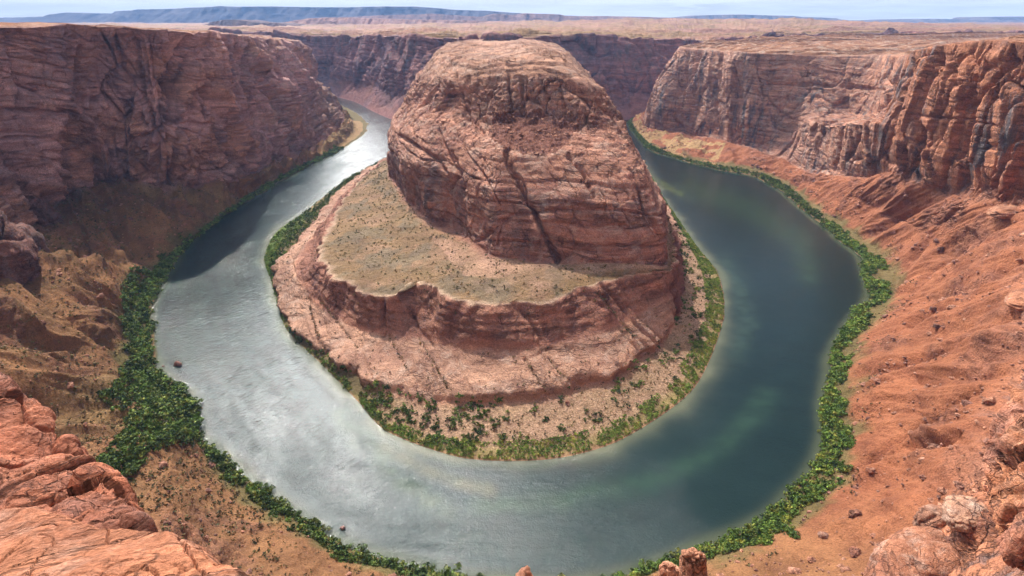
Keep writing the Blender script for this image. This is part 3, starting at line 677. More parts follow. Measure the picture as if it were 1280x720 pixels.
d += (tower - lower * .93) * (1 - top) * (1.3 * r0 + 1.3 * t0)
d += (tower - lower) * (1 - top) * 1.0 * fbm(x / 14, y / 14, z / 10, 4)
# sets of parallel joints slanting down to the right over the lower tower
jx = (px - .62 * py) + 9 * fbm(px / 45, py / 45, None, 2)
for per, off, dep, w in ((47.0, 8, 6.0, .038), (23.0, 3, 2.6, .04)):
    f = (jx + off) / per + .35 * perlin(px / 60, py / 60); f = np.abs(f - np.round(f))
    gate = smooth(-.15, .15, perlin(px / 50 + off, py / 50))
    d -= dep * np.exp(-(f / w) ** 2) * lower * gate * smooth(6.2, 6.9, Lg)
# horizontal beds on the tower
zb_ = z + 5 * fbm(x / 90, y / 90, None, 2)
q = zb_ / 21 + .8 * perlin(x / 120, y / 120); fr = q - np.floor(q)
d -= lower * 3.6 * fr ** 7
q = zb_ / 5.2 + .8 * perlin(x / 60, y / 60, z / 40); fr = q - np.floor(q)
d -= (lower * .8 + upcliff * 1.0) * 1.2 * fr ** 3
# rubble: fallen blocks below the upper cliff
rub = inpoly(px + 6 * fbm(px / 12, py / 12, None, 3), py + 5 * fbm(px / 12 + 7, py / 12, None, 3), [(618, 142), (690, 138), (722, 152), (716, 172), (700, 188), (680, 194), (655, 190), (630, 186), (612, 168)]) & (Lg > 7)
rub2 = inpoly(px, py, [(842, 270), (852, 300), (905, 345), (905, 400), (845, 440), (842, 380)]) & (Lg < 6)
rb = (rub | rub2).astype(float)
d += rb * 1.6 * np.abs(fbm(x / 5, y / 5, z / 5, 3))
# scarp under the bench and the smooth apron below it
d += scarp * (6 * fbm(x / 55, y / 55, z / 80, 3) + .9 * fbm(x / 12, y / 12, z / 8, 4) - 1.6 * np.exp(-(perlin(x / 26, y / 26, z / 200) / .035) ** 2))
q = zb_ / 6.5; fr = q - np.floor(q); d -= scarp * 1.2 * fr ** 2
r0, t0, e0 = cells(x / 20, y / 20, z / 14)
d += scarp * (.7 * r0 + .8 * t0 - .8 * np.exp(-(e0 / .05) ** 2))
d += 6.5 * smooth(1.97, 2.07, Lg + .05 * fbm(x / 25, y / 25, None, 3)) * (1 - smooth(2.15, 2.95, Lg)) * (.35 + .65 * smooth(-.3, .3, perlin(x / 70, y / 70)))
d += apron * (1.6 * fbm(x / 45, y / 45, z / 45, 3) + .35 * fbm(x / 7, y / 7, z / 7, 3))
f = (px - .45 * py + 10 * fbm(px / 60, py / 60, None, 2)) / 37; f = np.abs(f - np.round(f))
d -= (apron + .6 * scarp) * 2.2 * np.exp(-(f / .03) ** 2) * smooth(-.2, .1, perlin(px / 40, py / 40))
q = (y * .5 + z * 2.2) / 24 + fbm(x / 60, y / 60, None, 3); fr = q - np.floor(q)
d -= apron * .8 * fr ** 4
d += bench * (1.4 * fbm(x / 40, y / 40, None, 4) + .25 * fbm(x / 5, y / 5, None, 2))
d += shore * .8 * fbm(x / 14, y / 14, None, 3)
G2 = G + N * d[..., None]
# edges wander
ex = np.exp(-((Lg - 4.0) / .35) ** 2) * 7 + np.exp(-((Lg - 2.0) / .3) ** 2) * 5 + np.exp(-((Lg - 3.0) / .3) ** 2) * 2
hn = N.copy(); hn[..., 2] = 0; hn /= np.linalg.norm(hn, axis=2)[..., None] + 1e-6
G2 += hn * (ex * (fbm(x / 38, y / 38, None, 4) + .5 * ridged(x / 22, y / 22, None, 2) - .3))[..., None]
# terraces of the cap
wb = 1.0 * fbm(x / 75, y / 75, None, 4, .5) + .25 * fbm(x / 18, y / 18, None, 2)
for nst, a_, l0, l1 in ((3.0, 5.5, 10.0, 12.0), (7.0, 1.6, 10.0, 12.0)):
    f_ = (Lg - 10) * nst + wb * (1.0 if nst < 5 else 1.8); f_ = f_ - np.floor(f_)
    G2[..., 2] += smooth(l0, l0 + .15, Lg) * (1 - smooth(11.5, 11.95, Lg)) * a_ * (smooth(0, .12, f_) - f_) * (.5 + .5 * smooth(-.3, .2, perlin(x / 70 + nst, y / 70)))
G2[..., 2] += top * .5 * fbm(x / 9, y / 9, None, 3)
tsel = (Lg > 5.9)
carve(G2, N, [
    (3.4, 12, [(634, 190), (640, 212), (652, 238), (664, 262), (678, 290), (696, 322)]),
    (2.4, 7, [(712, 195), (730, 215), (742, 245)]),
    (2.0, 6, [(570, 95), (580, 130), (592, 150), (604, 165)]),
    (2.0, 5, [(586, 98), (588, 125), (586, 140)]),
    (2.4, 7, [(548, 160), (556, 185), (572, 215), (580, 245)]),
    (2.0, 6, [(565, 190), (575, 215), (560, 235)]),
    (2.2, 6, [(500, 170), (520, 182), (548, 200), (556, 215)]),
    (2.2, 5, [(600, 300), (640, 268), (700, 262), (770, 262), (830, 268)]),
    (2.0, 6, [(800, 240), (815, 270), (828, 300)]),
    (2.4, 9, [(636, 97), (640, 140)]), (2, 7, [(652, 100), (655, 145)]), (2, 6, [(700, 108), (706, 140)]), (2, 6, [(676, 102), (684, 120), (676, 148)]),
], tsel.astype(float), Lg)
SL = [[(384, 372), (394, 410), (406, 446)], [(397, 372), (420, 400), (449, 437)], [(483, 415), (508, 460)], [(519, 415), (540, 450), (560, 487)], [(656, 449), (686, 496)], [(686, 449), (709, 478)], [(745, 365), (775, 400), (803, 437)]]
carve(G2, N, [(1.6, 2.2, l_) for l_ in SL], (scarp + apron), Lg)
carve(G2, N, [(2.6, 7, [(478, 366), (476, 400), (478, 420)]), (2.0, 5, [(513, 385), (520, 410), (540, 430)]), (2, 4, [(650, 385), (668, 410), (676, 425)]), (2, 5, [(745, 350), (775, 380), (805, 420), (815, 435)])], (scarp + apron), Lg)
base = col3(Lg.shape, (.50, .25, .17))
n_ = fbm(x / 60, y / 60, z / 40, 4)
base = blend(base, (.36, .17, .125), smooth(-.1, .5, n_) * .8)
base = blend(base, (.38, .18, .13), lower * (1 - smooth(6.7, 7.1, Lg)) * .8)
base = blend(base, (.46, .27, .18), top * .6)
base = blend(base, (.30, .16, .12), top * .3 * smooth(.1, .45, fbm(x / 40, y / 60, z / 5, 5, .6)))
base = blend(base, (.52, .315, .22), apron * .8)
base = blend(base, (.36, .17, .12), scarp * .8)
base = blend(base, (.25, .11, .078), rb)
bn = smooth(-.5, .3, fbm(x / 50, y / 50, None, 5, .6))
base = blend(base, (.27, .17, .09), bench); base = blend(base, (.34, .21, .13), bench * smooth(.0, .45, fbm(x / 60 + 5, y / 45, None, 5, .6)) * .9)
base = blend(base, (.20, .16, .11), bench * smooth(.05, .4, fbm(x / 35 + 15, y / 80, None, 5, .6)) * .8); 
base = blend(base, (.50, .32, .23), bench * smooth(4.6, 5.6, Lg + .8 * fbm(x / 40, y / 40, None, 3)) * smooth(8, 11, Sg) * .75)
base = blend(base, (.52, .34, .23), shore * 1.0)
base = blend(base, (.50, .30, .21), inpoly(px + 8 * n_, py + 5 * n_, [(535, 292), (600, 314), (655, 332), (625, 346), (580, 345), (560, 322)]) * bench * .75)
edgeg = np.exp(-((Lg - 1.12) / .12) ** 2)
base = blend(base, (.30, .25, .10), edgeg * .9)
base = blend(base, (.14, .13, .05), shore * (1 - smooth(8.5, 10.5, Sg)) * .85)
green = inpoly(px, py, [(362, 272), (385, 262), (380, 280), (350, 310), (345, 335), (338, 345), (322, 340), (322, 300)]) | ((edgeg > .15) & (((Sg > 8.4) & (Sg < 12.6)) | (Sg > 14.2)))
base = blend(base, (.12, .19, .04), green * (Lg < 2) * (Lg > .95) * np.where(Sg < 8, .9, .0))
lip = np.exp(-((Lg - 4.03 - .05 * fbm(x / 15, y / 15, None, 2)) / .06) ** 2)
base = blend(base, (.50, .38, .27), lip * .7)
base = blend(base, (.12, .12, .07), (Lg < 1.0) * 1.0)
mask = np.zeros(Lg.shape + (4,), np.float32)
mask[..., 0] = np.clip(tower + scarp + apron * .7, 0, 1) * (1 - .5 * rb)
mask[..., 1] = np.clip(bench * .55 + shore * .65 * (Lg > 1.25) + scarp * .12 * 1, 0, 1)
mask[..., 2] = (tower * .45 + apron * .5) * (1 - rb)
mask[..., 3] = upcliff * .5 + lower * (1 - smooth(6.9, 7.4, Lg)) * .8 + scarp * .4
at = {'base': base, 'mask': mask}
rowof = lambda l: int(np.searchsorted(L, l - 1e-6))
butte = empty('butte', (0, 700, 0))
tag(butte, 'great red sandstone butte standing inside the horseshoe bend of the river', 'butte', kind='thing')
def bpart(nm, l0, l1, lb):
    o = grid_obj(nm, G2 - np.array([0, 700, 0]), M_T, at, (rowof(l0), rowof(l1)), parent=butte, sm=nm in ('terrace', 'shore', 'cap', 'apron'))
    o['label'] = lb
bpart('shore', 0, 2, 'sandy brushy shore round the foot of the butte')
bpart('apron', 2, 3, 'pale smooth rock apron sloping to the shore')
bpart('scarp', 3, 4, 'dark red broken scarp under the terrace')
bpart('terrace', 4, 6, 'olive scrub covered flat terrace')
bpart('tower', 6, 10, 'massive jointed sandstone tower')
bpart('cap', 10, 12, 'stepped pale rock cap')
MESH['butte'] = (G2, px, py, Sg, Lg)
SHORE_IN = G[:, rowof(1.0)][:, :2].copy()

# ================================================================== RIVER
def poly_dist(X, Yv, line, step=3):
    line = line[::step]; best = np.full(X.shape, 1e9, np.float32)
    for a, b in zip(line[:-1], line[1:]):
        L2 = ((b - a) ** 2).sum() + 1e-6
        t = np.clip(((X - a[0]) * (b[0] - a[0]) + (Yv - a[1]) * (b[1] - a[1])) / L2, 0, 1)
        best = np.minimum(best, np.hypot(X - a[0] - t * (b[0] - a[0]), Yv - a[1] - t * (b[1] - a[1])))
    return best
xs = np.concatenate([np.arange(-1200, -480, 12), np.arange(-480, 560, 3.0), np.arange(560, 1200, 12)])
ys = np.concatenate([np.arange(150, 800, 3.0), np.arange(800, 1500, 6), np.arange(1500, 3000, 15)])
X, Yv = np.meshgrid(xs, ys, indexing='ij')
di = poly_dist(X, Yv, SHORE_IN[::2], 2); do = poly_dist(X, Yv, SHORE_OUT[::3], 2)
wpx, wpy = proj(np.stack([X, Yv, 0 * X], -1))
wob = fbm(X / 60, Yv / 60, None, 4)
wc = col3(X.shape, (.011, .023, .021))
leftw = 1 - smooth(-150, 150, X)
wc = blend(wc, (.022, .042, .040), (1 - smooth(-120, 330, X + 60 * wob)) * .8)
sh = np.exp(-(np.maximum(di - 0 + 7 * wob, 0) / 8) ** 1.3)
wc = blend(wc, (.16, .165, .10), sh * .85)
sho = np.exp(-(np.maximum(do + 2 * wob, 0) / 6) ** 2)
wc = blend(wc, (.10, .11, .06), sho * .7)
# shoals and weed beds seen through the water
for w, cc, a, ln in ((9, (.17, .165, .10), .6, [(480, 560), (530, 585), (570, 602), (612, 612)]),
                     (9, (.035, .05, .05), .8, [(520, 568), (560, 582), (600, 600), (625, 600)]),
                     (14, (.035, .075, .045), .7, [(600, 632), (700, 625), (820, 600), (900, 560), (960, 500)]),
                     (13, (.05, .085, .06), .6, [(905, 330), (925, 360), (935, 400), (920, 440)]),
                     (16, (.045, .085, .04), .5, [(860, 235), (940, 262), (1000, 300), (1010, 340)]),
                     (4, (.14, .17, .05), .6, [(812, 222), (832, 232), (852, 243)]),
                     (14, (.06, .10, .06), .6, [(430, 520), (500, 600), (560, 640)])):
    q = dline(wpx + 6 * wob, wpy + 4 * wob, ln) / w
    wc = blend(wc, cc, a * .75 * np.exp(-q ** 2) * (.6 + .4 * smooth(-.4, .3, fbm(X / 18, Yv / 18, None, 3))))
G3 = np.stack([X, Yv, 0 * X], -1)
wm, nt, b = new_mat('river_water'); T = NT(nt)
base_w = T.n('ShaderNodeAttribute', attribute_name='base').outputs['Color']
pos = T.pos()
nz = T.noise(T.scale(pos, (.02, .035, .03), (0, 0, .5)), 1, 4, .6)
T.link(T.mix(T.mapr(nz, .3, .7), T.mix(1.0, base_w, (.88, .9, .9, 1), 'MULTIPLY'), T.mix(1.0, base_w, (1.1, 1.1, 1.1, 1), 'MULTIPLY')), b.inputs['Base Color'])
rn = T.noise(T.scale(pos, (.012, .012, .012)), 1, 4, .6, 1.0)
rip = T.mapr(rn, .38, .66)
b.inputs['IOR'].default_value = 1.33
T.link(T.mapr(rip, 0, 1, .05, .09), b.inputs['Roughness'])
w1 = T.noise(T.scale(pos, (.22, .40, .3), (0, 0, .6)), 1, 4, .6, .4)
w2 = T.noise(T.scale(pos, (.75, .6, .7), (0, 0, -.4)), 1, 5, .7)
w3 = T.noise(T.scale(pos, (.035, .05, .05)), 1, 3, .5, 1.5)
h = T.math('ADD', T.math('MULTIPLY', w1, .7), T.math('MULTIPLY', w2, T.math('ADD', .7, T.math('MULTIPLY', rip, .5))))
h = T.math('ADD', h, T.math('MULTIPLY', w3, .3))
w4 = T.noise(T.scale(pos, (.10, .20, .2), (0, 0, .45)), 1, 3, .6, 2.2)
w4 = T.math('POWER', T.math('SUBTRACT', 1.0, T.math('MULTIPLY', T.math('ABSOLUTE', T.math('SUBTRACT', w4, .5)), 5.0), clamp=True), 3.0)
rp2 = T.mapr(T.noise(T.scale(pos, (.05, .02, .03), (0, 0, .5)), 1, 4, .6, 1.0), .45, .65)

bp = T.n('ShaderNodeBump'); bp.inputs['Strength'].default_value = 1.0; bp.inputs['Distance'].default_value = 1.0
chop_a = T.n('ShaderNodeAttribute', attribute_name='mask'); cs_ = T.n('ShaderNodeSeparateColor'); T.link(chop_a.outputs['Color'], cs_.inputs[0])
h = T.math('MULTIPLY', h, cs_.outputs[0])
T.link(h, bp.inputs['Height']); T.link(bp.outputs[0], b.inputs['Normal'])
chop = np.zeros(X.shape + (4,), np.float32); lf_ = 1 - smooth(-60, 200, X + 60 * wob); fs_ = fbm(X / 110, Yv / 110, di / 11, 4, .6); sp_ = smooth(.15, .5, fbm(X / 17, Yv / 17, di / 3.5, 3, .6)) * smooth(-.15, .3, fbm(X / 90 + 5, Yv / 90, None, 3))
chop[..., 0] = .22 + lf_ * (.29 - .13 * smooth(-.35, .5, fs_) + .25 * sp_ * smooth(.2, -.3, fs_) - .12 * smooth(.1, .4, fbm(X / 13, Yv / 13 + 50, di / 3, 3, .6))) + .25 * smooth(620, 1000, Yv) * (1 - smooth(-60, 60, X))
chop[..., 0] = np.clip(chop[..., 0], .17, 1.2)
tag(grid_obj('river', G3, wm, {'base': wc, 'mask': chop}, (0, len(ys) - 1)), 'green grey river sweeping round the butte in a horseshoe', 'river', kind='structure')
# ================================================================== FOREGROUND ROCK
def rock_sheet(name, st_, mat, unit, relief, basecol, mask_, label, cat, soft=2, fine=1.2, fv=1.0, maxn=70, maxv=160, kind='thing', tintn=None):
    G, S, L = loft(st_, (0, len(st_[0]) - 1), fine=fine, fv=fv, maxn=maxn, maxv=maxv, soft=soft)
    px, py = proj(G); N = gnormals(G, 5)
    # face the viewer
    toc = np.array([0, 0, CAMZ]) - G; 
    if (N * toc).sum(2).mean() < 0: N = -N
    x, y, z = G[..., 0], G[..., 1], G[..., 2]
    G2 = G + N * relief(x, y, z, px, py)[..., None]
    base = col3(x.shape, basecol)
    if tintn: base = blend(base, tintn, smooth(-.1, .5, fbm(x / (60 * unit), y / (60 * unit), z / (60 * unit), 4)))
    mask = np.zeros(x.shape + (4,), np.float32); mask[:] = mask_
    o = grid_obj(name, G2, mat, {'base': base, 'mask': mask}, (0, len(L) - 1))
    tag(o, label, cat, kind=kind); return o

# near dome in the bottom left corner
sil = [(-260, 650), (-120, 645), (0, 639), (50, 636), (110, 650), (147, 658), (197, 669), (247, 681), (272, 694), (307, 720), (340, 765), (370, 840)]
ys_ = [15, 14, 13, 12.6, 11.6, 11, 10, 8.8, 8, 6.6, 5.2, 3.6]
rows = []
for (a, b_), yy in zip(sil, ys_):
    e = np.array(P(a, b_, y=yy))
    back = np.array(P(a - 14, b_ + 70, y=yy + 6)); b2 = np.array(P(a - 2, b_ + 7, y=yy + 1.5))
    n1 = np.array(P(a - 6, b_ + 22, y=yy - 1.2)); n2 = np.array(P(a - 20, b_ + 80, y=max(yy - 4.2, 1.5))); n3 = np.array([e[0] * .9 - 2, -3, 296.2])
    rows.append([back, b2, e, n1, n2, n3])
def rel(x, y, z, px, py):
    f1 = x * .8 + z * 1.4 + .7 * fbm(x / 4, y / 4, z / 4, 3)
    q = f1 / .55; fr = q - np.floor(q)
    d = .20 * fbm(x / 4.5, y / 4.5, z / 4.5, 5, .5) - .02 * fr ** 3 + .035 * fbm(x / .5, y / .5, z / .5, 3)
    d = d - .16 * np.exp(-(perlin(x / 2.6, y / 2.6 + .4 * x, z / 2.6) / .02) ** 2)
    d = d - .10 * np.exp(-(perlin(x / 1.1 + 4, y / 1.6, z / 1.1) / .03) ** 2) * smooth(0, .3, perlin(x / 3, y / 3))
    return d
rock_sheet('rock_dome', rows, M_NEAR, .16, rel, (.44, .18, .10), (1, 0, .25, .0), 'smooth salmon sandstone dome filling the bottom left corner', 'rock dome', maxv=150, tintn=(.40, .16, .085))

# knobbly red outcrop behind it
sil = [(-120, 400), (-60, 440), (0, 480), (18, 496), (38, 509), (54, 527), (64, 547), (84, 553), (100, 569), (108, 587), (121, 597), (140, 610), (151, 627), (164, 657), (185, 700)]
ys_ = [98, 92, 85, 82, 79, 76, 73, 70, 66, 62, 58, 53, 48, 41, 34]
rows = []
for k, ((a, b_), yy) in enumerate(zip(sil, ys_)):
    e = np.array(P(a, b_, y=yy))
    back = np.array(P(a - 34, b_ + 60, y=yy + 26)); b2 = np.array(P(a - 5, b_ + 8, y=yy + 6))
    n1 = np.array(P(a - 14, b_ + 16, y=yy - 3)); n2 = np.array(P(a - 55, b_ + 60, y=yy - 13)); n3 = np.array(P(a - 110, b_ + 150, y=max(yy - 30, 16))); n4 = n3 + np.array([-6, -14, -6])
    rows.append([back, b2, e, n1, n2, n3, n4])
def rel(x, y, z, px, py):
    s_ = x * .6 - z * .8; t_ = x * .8 + z * .6
    c0, t0, e0 = cells(s_ / 22 + .3 * fbm(x / 12, y / 12, z / 12, 2), y / 12, t_ / 9)
    c1, t1, e1 = cells(s_ / 8, y / 5, t_ / 3.2)
    d = 1.5 * fbm(x / 18, y / 18, z / 18, 4) + 1.3 * c0 + .8 * t0 - 1.3 * np.exp(-(e0 / .07) ** 2) + .45 * c1 * .6 - .35 * np.exp(-(e1 / .05) ** 2) * smooth(-.1, .3, perlin(x / 12, y / 12, z / 12))
    return d + .35 * fbm(x / 2.2, y / 2.2, z / 2.2, 4)
rock_sheet('rock_outcrop', rows, M_MID, .45, rel, (.42, .155, .088), (1, 0, .1, .35), 'knobbly red rock outcrop sloping down behind the smooth dome', 'rock outcrop', maxv=150, tintn=(.36, .15, .10))

# fins of rock on the right edge
sil = [(1330, 440), (1290, 478), (1268, 510), (1247, 540), (1245, 560), (1237, 575), (1240, 600), (1232, 628), (1237, 653), (1246, 672), (1258, 694), (1275, 712), (1290, 760), (1300, 840)]
ys_ = [172, 160, 152, 145, 140, 136, 130, 124, 118, 112, 106, 100, 90, 76]
rows = []
for k, ((a, b_), yy) in enumerate(zip(sil, ys_)):
    e = np.array(P(a, b_, y=yy))
    back = np.array(P(a + 90, b_ - 5, y=yy + 40)); b2 = np.array(P(a + 16, b_, y=yy + 9))
    n1 = np.array(P(a + 14, b_ + 3, y=yy - 3)); n2 = np.array(P(a + 50, b_ + 8, y=yy - 10)); n3 = np.array(P(a + 130, b_ + 10, y=yy - 22)); n4 = n3 + np.array([12, -10, 12])
    rows.append([back, b2, e, n1, n2, n3, n4])
def rel(x, y, z, px, py):
    s_ = (x * .5 + z * .85); t_ = (z * .5 - x * .85)
    c0, t0, e0 = cells(s_ / 34, y / 14, t_ / 8); c1, t1, e1 = cells(s_ / 11, y / 6, t_ / 3.2)
    d = 3.0 * fbm(x / 22, y / 22, z / 22, 3) + 3.2 * c0 + 1.5 * t0 - 2.4 * np.exp(-(e0 / .07) ** 2) + 1.1 * c1 - .8 * np.exp(-(e1 / .09) ** 2)
    return d + .5 * fbm(x / 4, y / 4, z / 4, 4)
rock_sheet('rock_fins', rows, M_MID, .45, rel, (.45, .19, .10), (1, 0, .15, .5), 'slabby orange rock fins at the right edge above the scree', 'rock ridge', maxv=130, tintn=(.44, .19, .12))

# ================================================================== BOULDERS AND LUMPS
def blob(name, c, r, seed, mat, basecol, mask_, unit=1.0, sub=4, rough=.22, rot=0, facet=.25, band=0):
    import bmesh
    bm = bmesh.new(); bmesh.ops.create_icosphere(bm, subdivisions=sub, radius=1)
    V = np.array([v.co[:] for v in bm.verts]); Fc = np.array([[v.index for v in f.verts] for f in bm.faces]); bm.free()
    s = seed * 7.3
    V *= (1 + rough * fbm(V[:, 0] * .9 + s, V[:, 1] * .9, V[:, 2] * .9, 3))[:, None]
    a, t, e = cells(V[:, 0] * .9 + s, V[:, 1] * .9, V[:, 2] * 1.1)
    V *= (1 + facet * (a * .6 + t * .5) - .10 * np.exp(-(e / .08) ** 2))[:, None]
    V *= (1 + .05 * fbm(V[:, 0] * 5 + s, V[:, 1] * 5, V[:, 2] * 5, 3))[:, None]
    V[:, 2] = np.where(V[:, 2] < -.35, -.35 + (V[:, 2] + .35) * .5, V[:, 2])
    V = V * np.array(r); ca, sa = math.cos(rot), math.sin(rot)
    V = np.stack([V[:, 0] * ca - V[:, 1] * sa, V[:, 0] * sa + V[:, 1] * ca, V[:, 2]], 1)
    base = np.ones((len(V), 3)) * np.array(basecol); mask = np.zeros((len(V), 4)); mask[:] = mask_
    o = mesh_from(name, V, Fc, mat, {'base': base, 'mask': mask}); o.location = c
    return o
def ground_at(pxx, pyy, grid='outer', sel=None):
    G_, a, b_, S_, L_g = MESH[grid]
    px_, py_ = proj(G_)
    dd = (px_ - pxx) ** 2 + (py_ - pyy) ** 2 + (L_g > 8) * 1e6
    if sel is not None: dd = dd + (~sel) * 1e6
    i = np.unravel_index(np.argmin(dd), dd.shape); return G_[i].copy()
for (a, b_, r, col, msk, rot, lb) in (
        (1150, 712, (30, 18, 9), (.42, .19, .115), (1, 0, .4, 0), .6, 'pale white-streaked rock hump in the bottom right corner'),
        (1170, 653, (11, 8, 8), (.45, .23, .15), (1, 0, .4, 0), .5, 'rounded boulder overhanging the pale rock hump'),
        (1205, 640, (13, 9, 5), (.48, .28, .19), (1, 0, .7, 0), .8, 'crusty whitish rock lump beside the slabby rock fins'),
        (1285, 372, (22, 12, 5.2), (.42, .19, .11), (1, 0, .3, .2), .7, 'tan rounded slabs half way up the right scree'),
        (1262, 262, (26, 15, 6.2), (.44, .21, .125), (1, 0, .3, .2), .4, 'tan broken slabs at the top of the right scree'),
        (1175, 312, (3.6, 3, 4.2), (.22, .11, .08), (1, 0, 0, .5), .0, 'dark angular block alone on the right scree'),
        (1190, 385, (4.2, 3.2, 2.6), (.42, .22, .15), (1, 0, .2, .2), .3, 'squat red boulder below the tan slabs'),
        (1068, 644, (4.0, 3.0, 3.0), (.42, .20, .13), (1, 0, .2, .2), .3, 'large red boulder between the scree and the right bank bushes'),
        (1070, 693, (4.2, 3.0, 3.0), (.34, .15, .10), (1, 0, .0, .3), .9, 'dark red boulder low on the near right scree'),
        (1030, 671, (3.0, 2.4, 2.2), (.50, .30, .22), (1, 0, .3, .1), .2, 'pale pink boulder on the near right scree')):
    c = ground_at(a, b_)
    tag(blob('boulder' if max(r) < 9 else 'rock_hump', c + np.array([0, 0, r[2] * (.12 if max(r) < 9 else (-.5 if b_ < 400 else -.1))]), r, a * .37, M_MID, col, msk, sub=5, rot=rot, facet=.25 if max(r) < 9 else .06, rough=.22 if max(r) < 9 else .14), lb, 'boulder' if max(r) < 9 else 'rock hump')
for (a, b_, r, rot, lb) in ((18, 322, (52, 30, 46), -.9, 'dark rock buttress standing out at the foot of the left cliff'), (48, 268, (46, 26, 26), -.6, 'domed mauve rock shoulder above the dark buttress')):
    c = ground_at(a, b_)
    tag(blob('rock_buttress', c + np.array([-8, 0, -6]), r, a * .37, M_T, (.25, .12, .10), (1, .2, .1, .8), sub=6, rot=rot, rough=.3, facet=.22), lb, 'rock buttress')
for (a, b_, r, lb, col) in ((223, 456, (3.6, 3.0, 3.4), 'dark boulder standing in the water off the left bank thicket', (.30, .15, .12)), (204, 458, (1.3, 1, .9), 'small rock in the shallows left of the dark river boulder', (.28, .15, .12)),
                       (200, 462, (1.0, 1, .7), 'tiny rock in the shallows nearest the left bank thicket', (.25, .13, .1)), (429, 660, (1.6, 1.5, 1.6), 'pinkish boulder in the river near the lower left bank', (.50, .32, .28)),
                       (251, 510, (1.2, 1, .8), 'flat rock at the water edge below the thicket', (.35, .22, .15))):
    c = np.array(P(a, b_, z=.2)); tag(blob('boulder', c, r, a * .31, M_MID, col, (1, 0, .1, .3), sub=4, rough=.3, facet=.4), lb, 'boulder')
# tops of pinnacles that stand up from the wall below the viewer
for (a, b_, w_, t_, lb) in ((868, 691, 15, 52, 'red pinnacle top with flat faces at the bottom edge'), (838, 708, 13, 56, 'low rounded pinnacle top beside the taller red one'), (657, 713, 11, 50, 'pale rock tip just showing at the bottom centre edge')):
    u = (a - W2) / F; v = (H2 - b_) / F; dr = np.array([u, cP + v * sP, -sP + v * cP]); c = np.array([0, 0, CAMZ]) + dr * t_
    rad = w_ / F * t_
    hgt = rad * 1.3
    o = blob('pinnacle', c - np.array([0, 0, hgt * .85]), (rad, rad, hgt), a, M_NEAR, (.55, .27, .17), (1, 0, .3, .1), sub=5, rough=.15, facet=.25)
    me = o.data; n = len(me.vertices); co = np.empty(n * 3, np.float32); me.vertices.foreach_get('co', co); co = co.reshape(-1, 3)
    low = co[:, 2] < -.1 * hgt; co[low, 2] -= (-.1 * hgt - co[low, 2]) * 26; k_ = 1 + np.clip(-co[:, 2] / hgt, 0, 30) * .11; co[:, 0] *= k_; co[:, 1] = co[:, 1] * k_ - np.clip(-co[:, 2] - hgt * .2, 0, 99) * .72
    me.vertices.foreach_set('co', co.ravel()); me.update(); tag(o, lb, 'rock pinnacle')

# ================================================================== PLANTING
def sampler(grid, w, n, minsep, seed, maxtry=6):
    """random vertices of a displaced grid, chance proportional to w x area, kept apart"""
    G_, a, b_, S_, L_g = MESH[grid]
    r = np.random.default_rng(seed)
    du = np.linalg.norm(np.gradient(G_, axis=0), axis=2); dv = np.linalg.norm(np.gradient(G_, axis=1), axis=2)
    p = (w * du * dv).ravel(); p = p / p.sum()
    idx = r.choice(p.size, size=min(n * maxtry, int((p > 0).sum())), replace=False, p=p)
    Pn = G_.reshape(-1, 3)[idx]; occ = set(); out = []
    for q, i in zip(Pn, idx):
        k = (int(q[0] / minsep), int(q[1] / minsep))
        if k in occ: continue
        occ.add(k); out.append(q)
        if len(out) >= n: break
    out = np.array(out); out[:, :2] += r.uniform(-.5, .5, (len(out), 2)) * min(minsep, 2)
    return out

def leafy(seed, nleaf, ls, squash=.8, lumps=7):
    r = np.random.default_rng(seed)
    cen = r.normal(size=(lumps, 3)) * np.array([.42, .42, .26]) + np.array([0, 0, .55]); rad = r.uniform(.28, .5, lumps)
    V = []; A = []
    for i in range(nleaf):
        k = r.integers(lumps); d_ = r.normal(size=3); d_ /= np.linalg.norm(d_); d_[2] = abs(d_[2]) * .9 - .15
        p = cen[k] + d_ * rad[k] * r.uniform(.55, 1.08); p[2] = max(p[2] * squash, .03)
        a_ = r.normal(size=3); a_ -= a_.dot(d_) * d_ * .6; a_ /= np.linalg.norm(a_); b2 = np.cross(d_, a_); b2 /= np.linalg.norm(b2) + 1e-6
        s = ls * r.uniform(.6, 1.3)
        V += [p - a_ * s - b2 * s * .6, p + a_ * s - b2 * s * .5, p + b2 * s + d_ * s * .25]
        A.append(r.uniform(.55, 1.45))
    return np.array(V), np.array(A).repeat(3)
def leaf_mat(name, c1, c2):
    m, nt, b = new_mat(name); T = NT(nt)
    at = T.n('ShaderNodeAttribute', attribute_name='base').outputs['Color']
    oi = T.n('ShaderNodeNewGeometry'); nz = T.noise(T.scale(oi.outputs['Position'], (.07, .07, .07)), 1, 3, .6)
    ob = T.n('ShaderNodeObjectInfo').outputs['Random']
    cc = T.mix(T.mapr(nz, .35, .65), c1, c2)
    cc = T.mix(T.mapr(T.noise(T.scale(oi.outputs['Position'], (.16, .16, .16)), 1, 2, .6), .52, .66), cc, (c2[0] * 1.7, c2[1] * 1.15, c2[2] * 1.2, 1))
    T.link(T.mix(1.0, T.mix(ob, T.mix(1.0, at, (.7, .7, .7, 1), 'MULTIPLY'), T.mix(1.0, at, (1.35, 1.3, 1.2, 1), 'MULTIPLY')), cc, 'MULTIPLY'), b.inputs['Base Color'])
    b.inputs['Roughness'].default_value = .7; b.inputs['Specular IOR Level'].default_value = .2
    b.inputs['Subsurface Weight'].default_value = 0
    return m
M_L1 = leaf_mat('willow_leaves', (.085, .15, .028, 1), (.17, .26, .05, 1))
M_L2 = leaf_mat('dark_thicket_leaves', (.05, .085, .022, 1), (.12, .19, .04, 1))
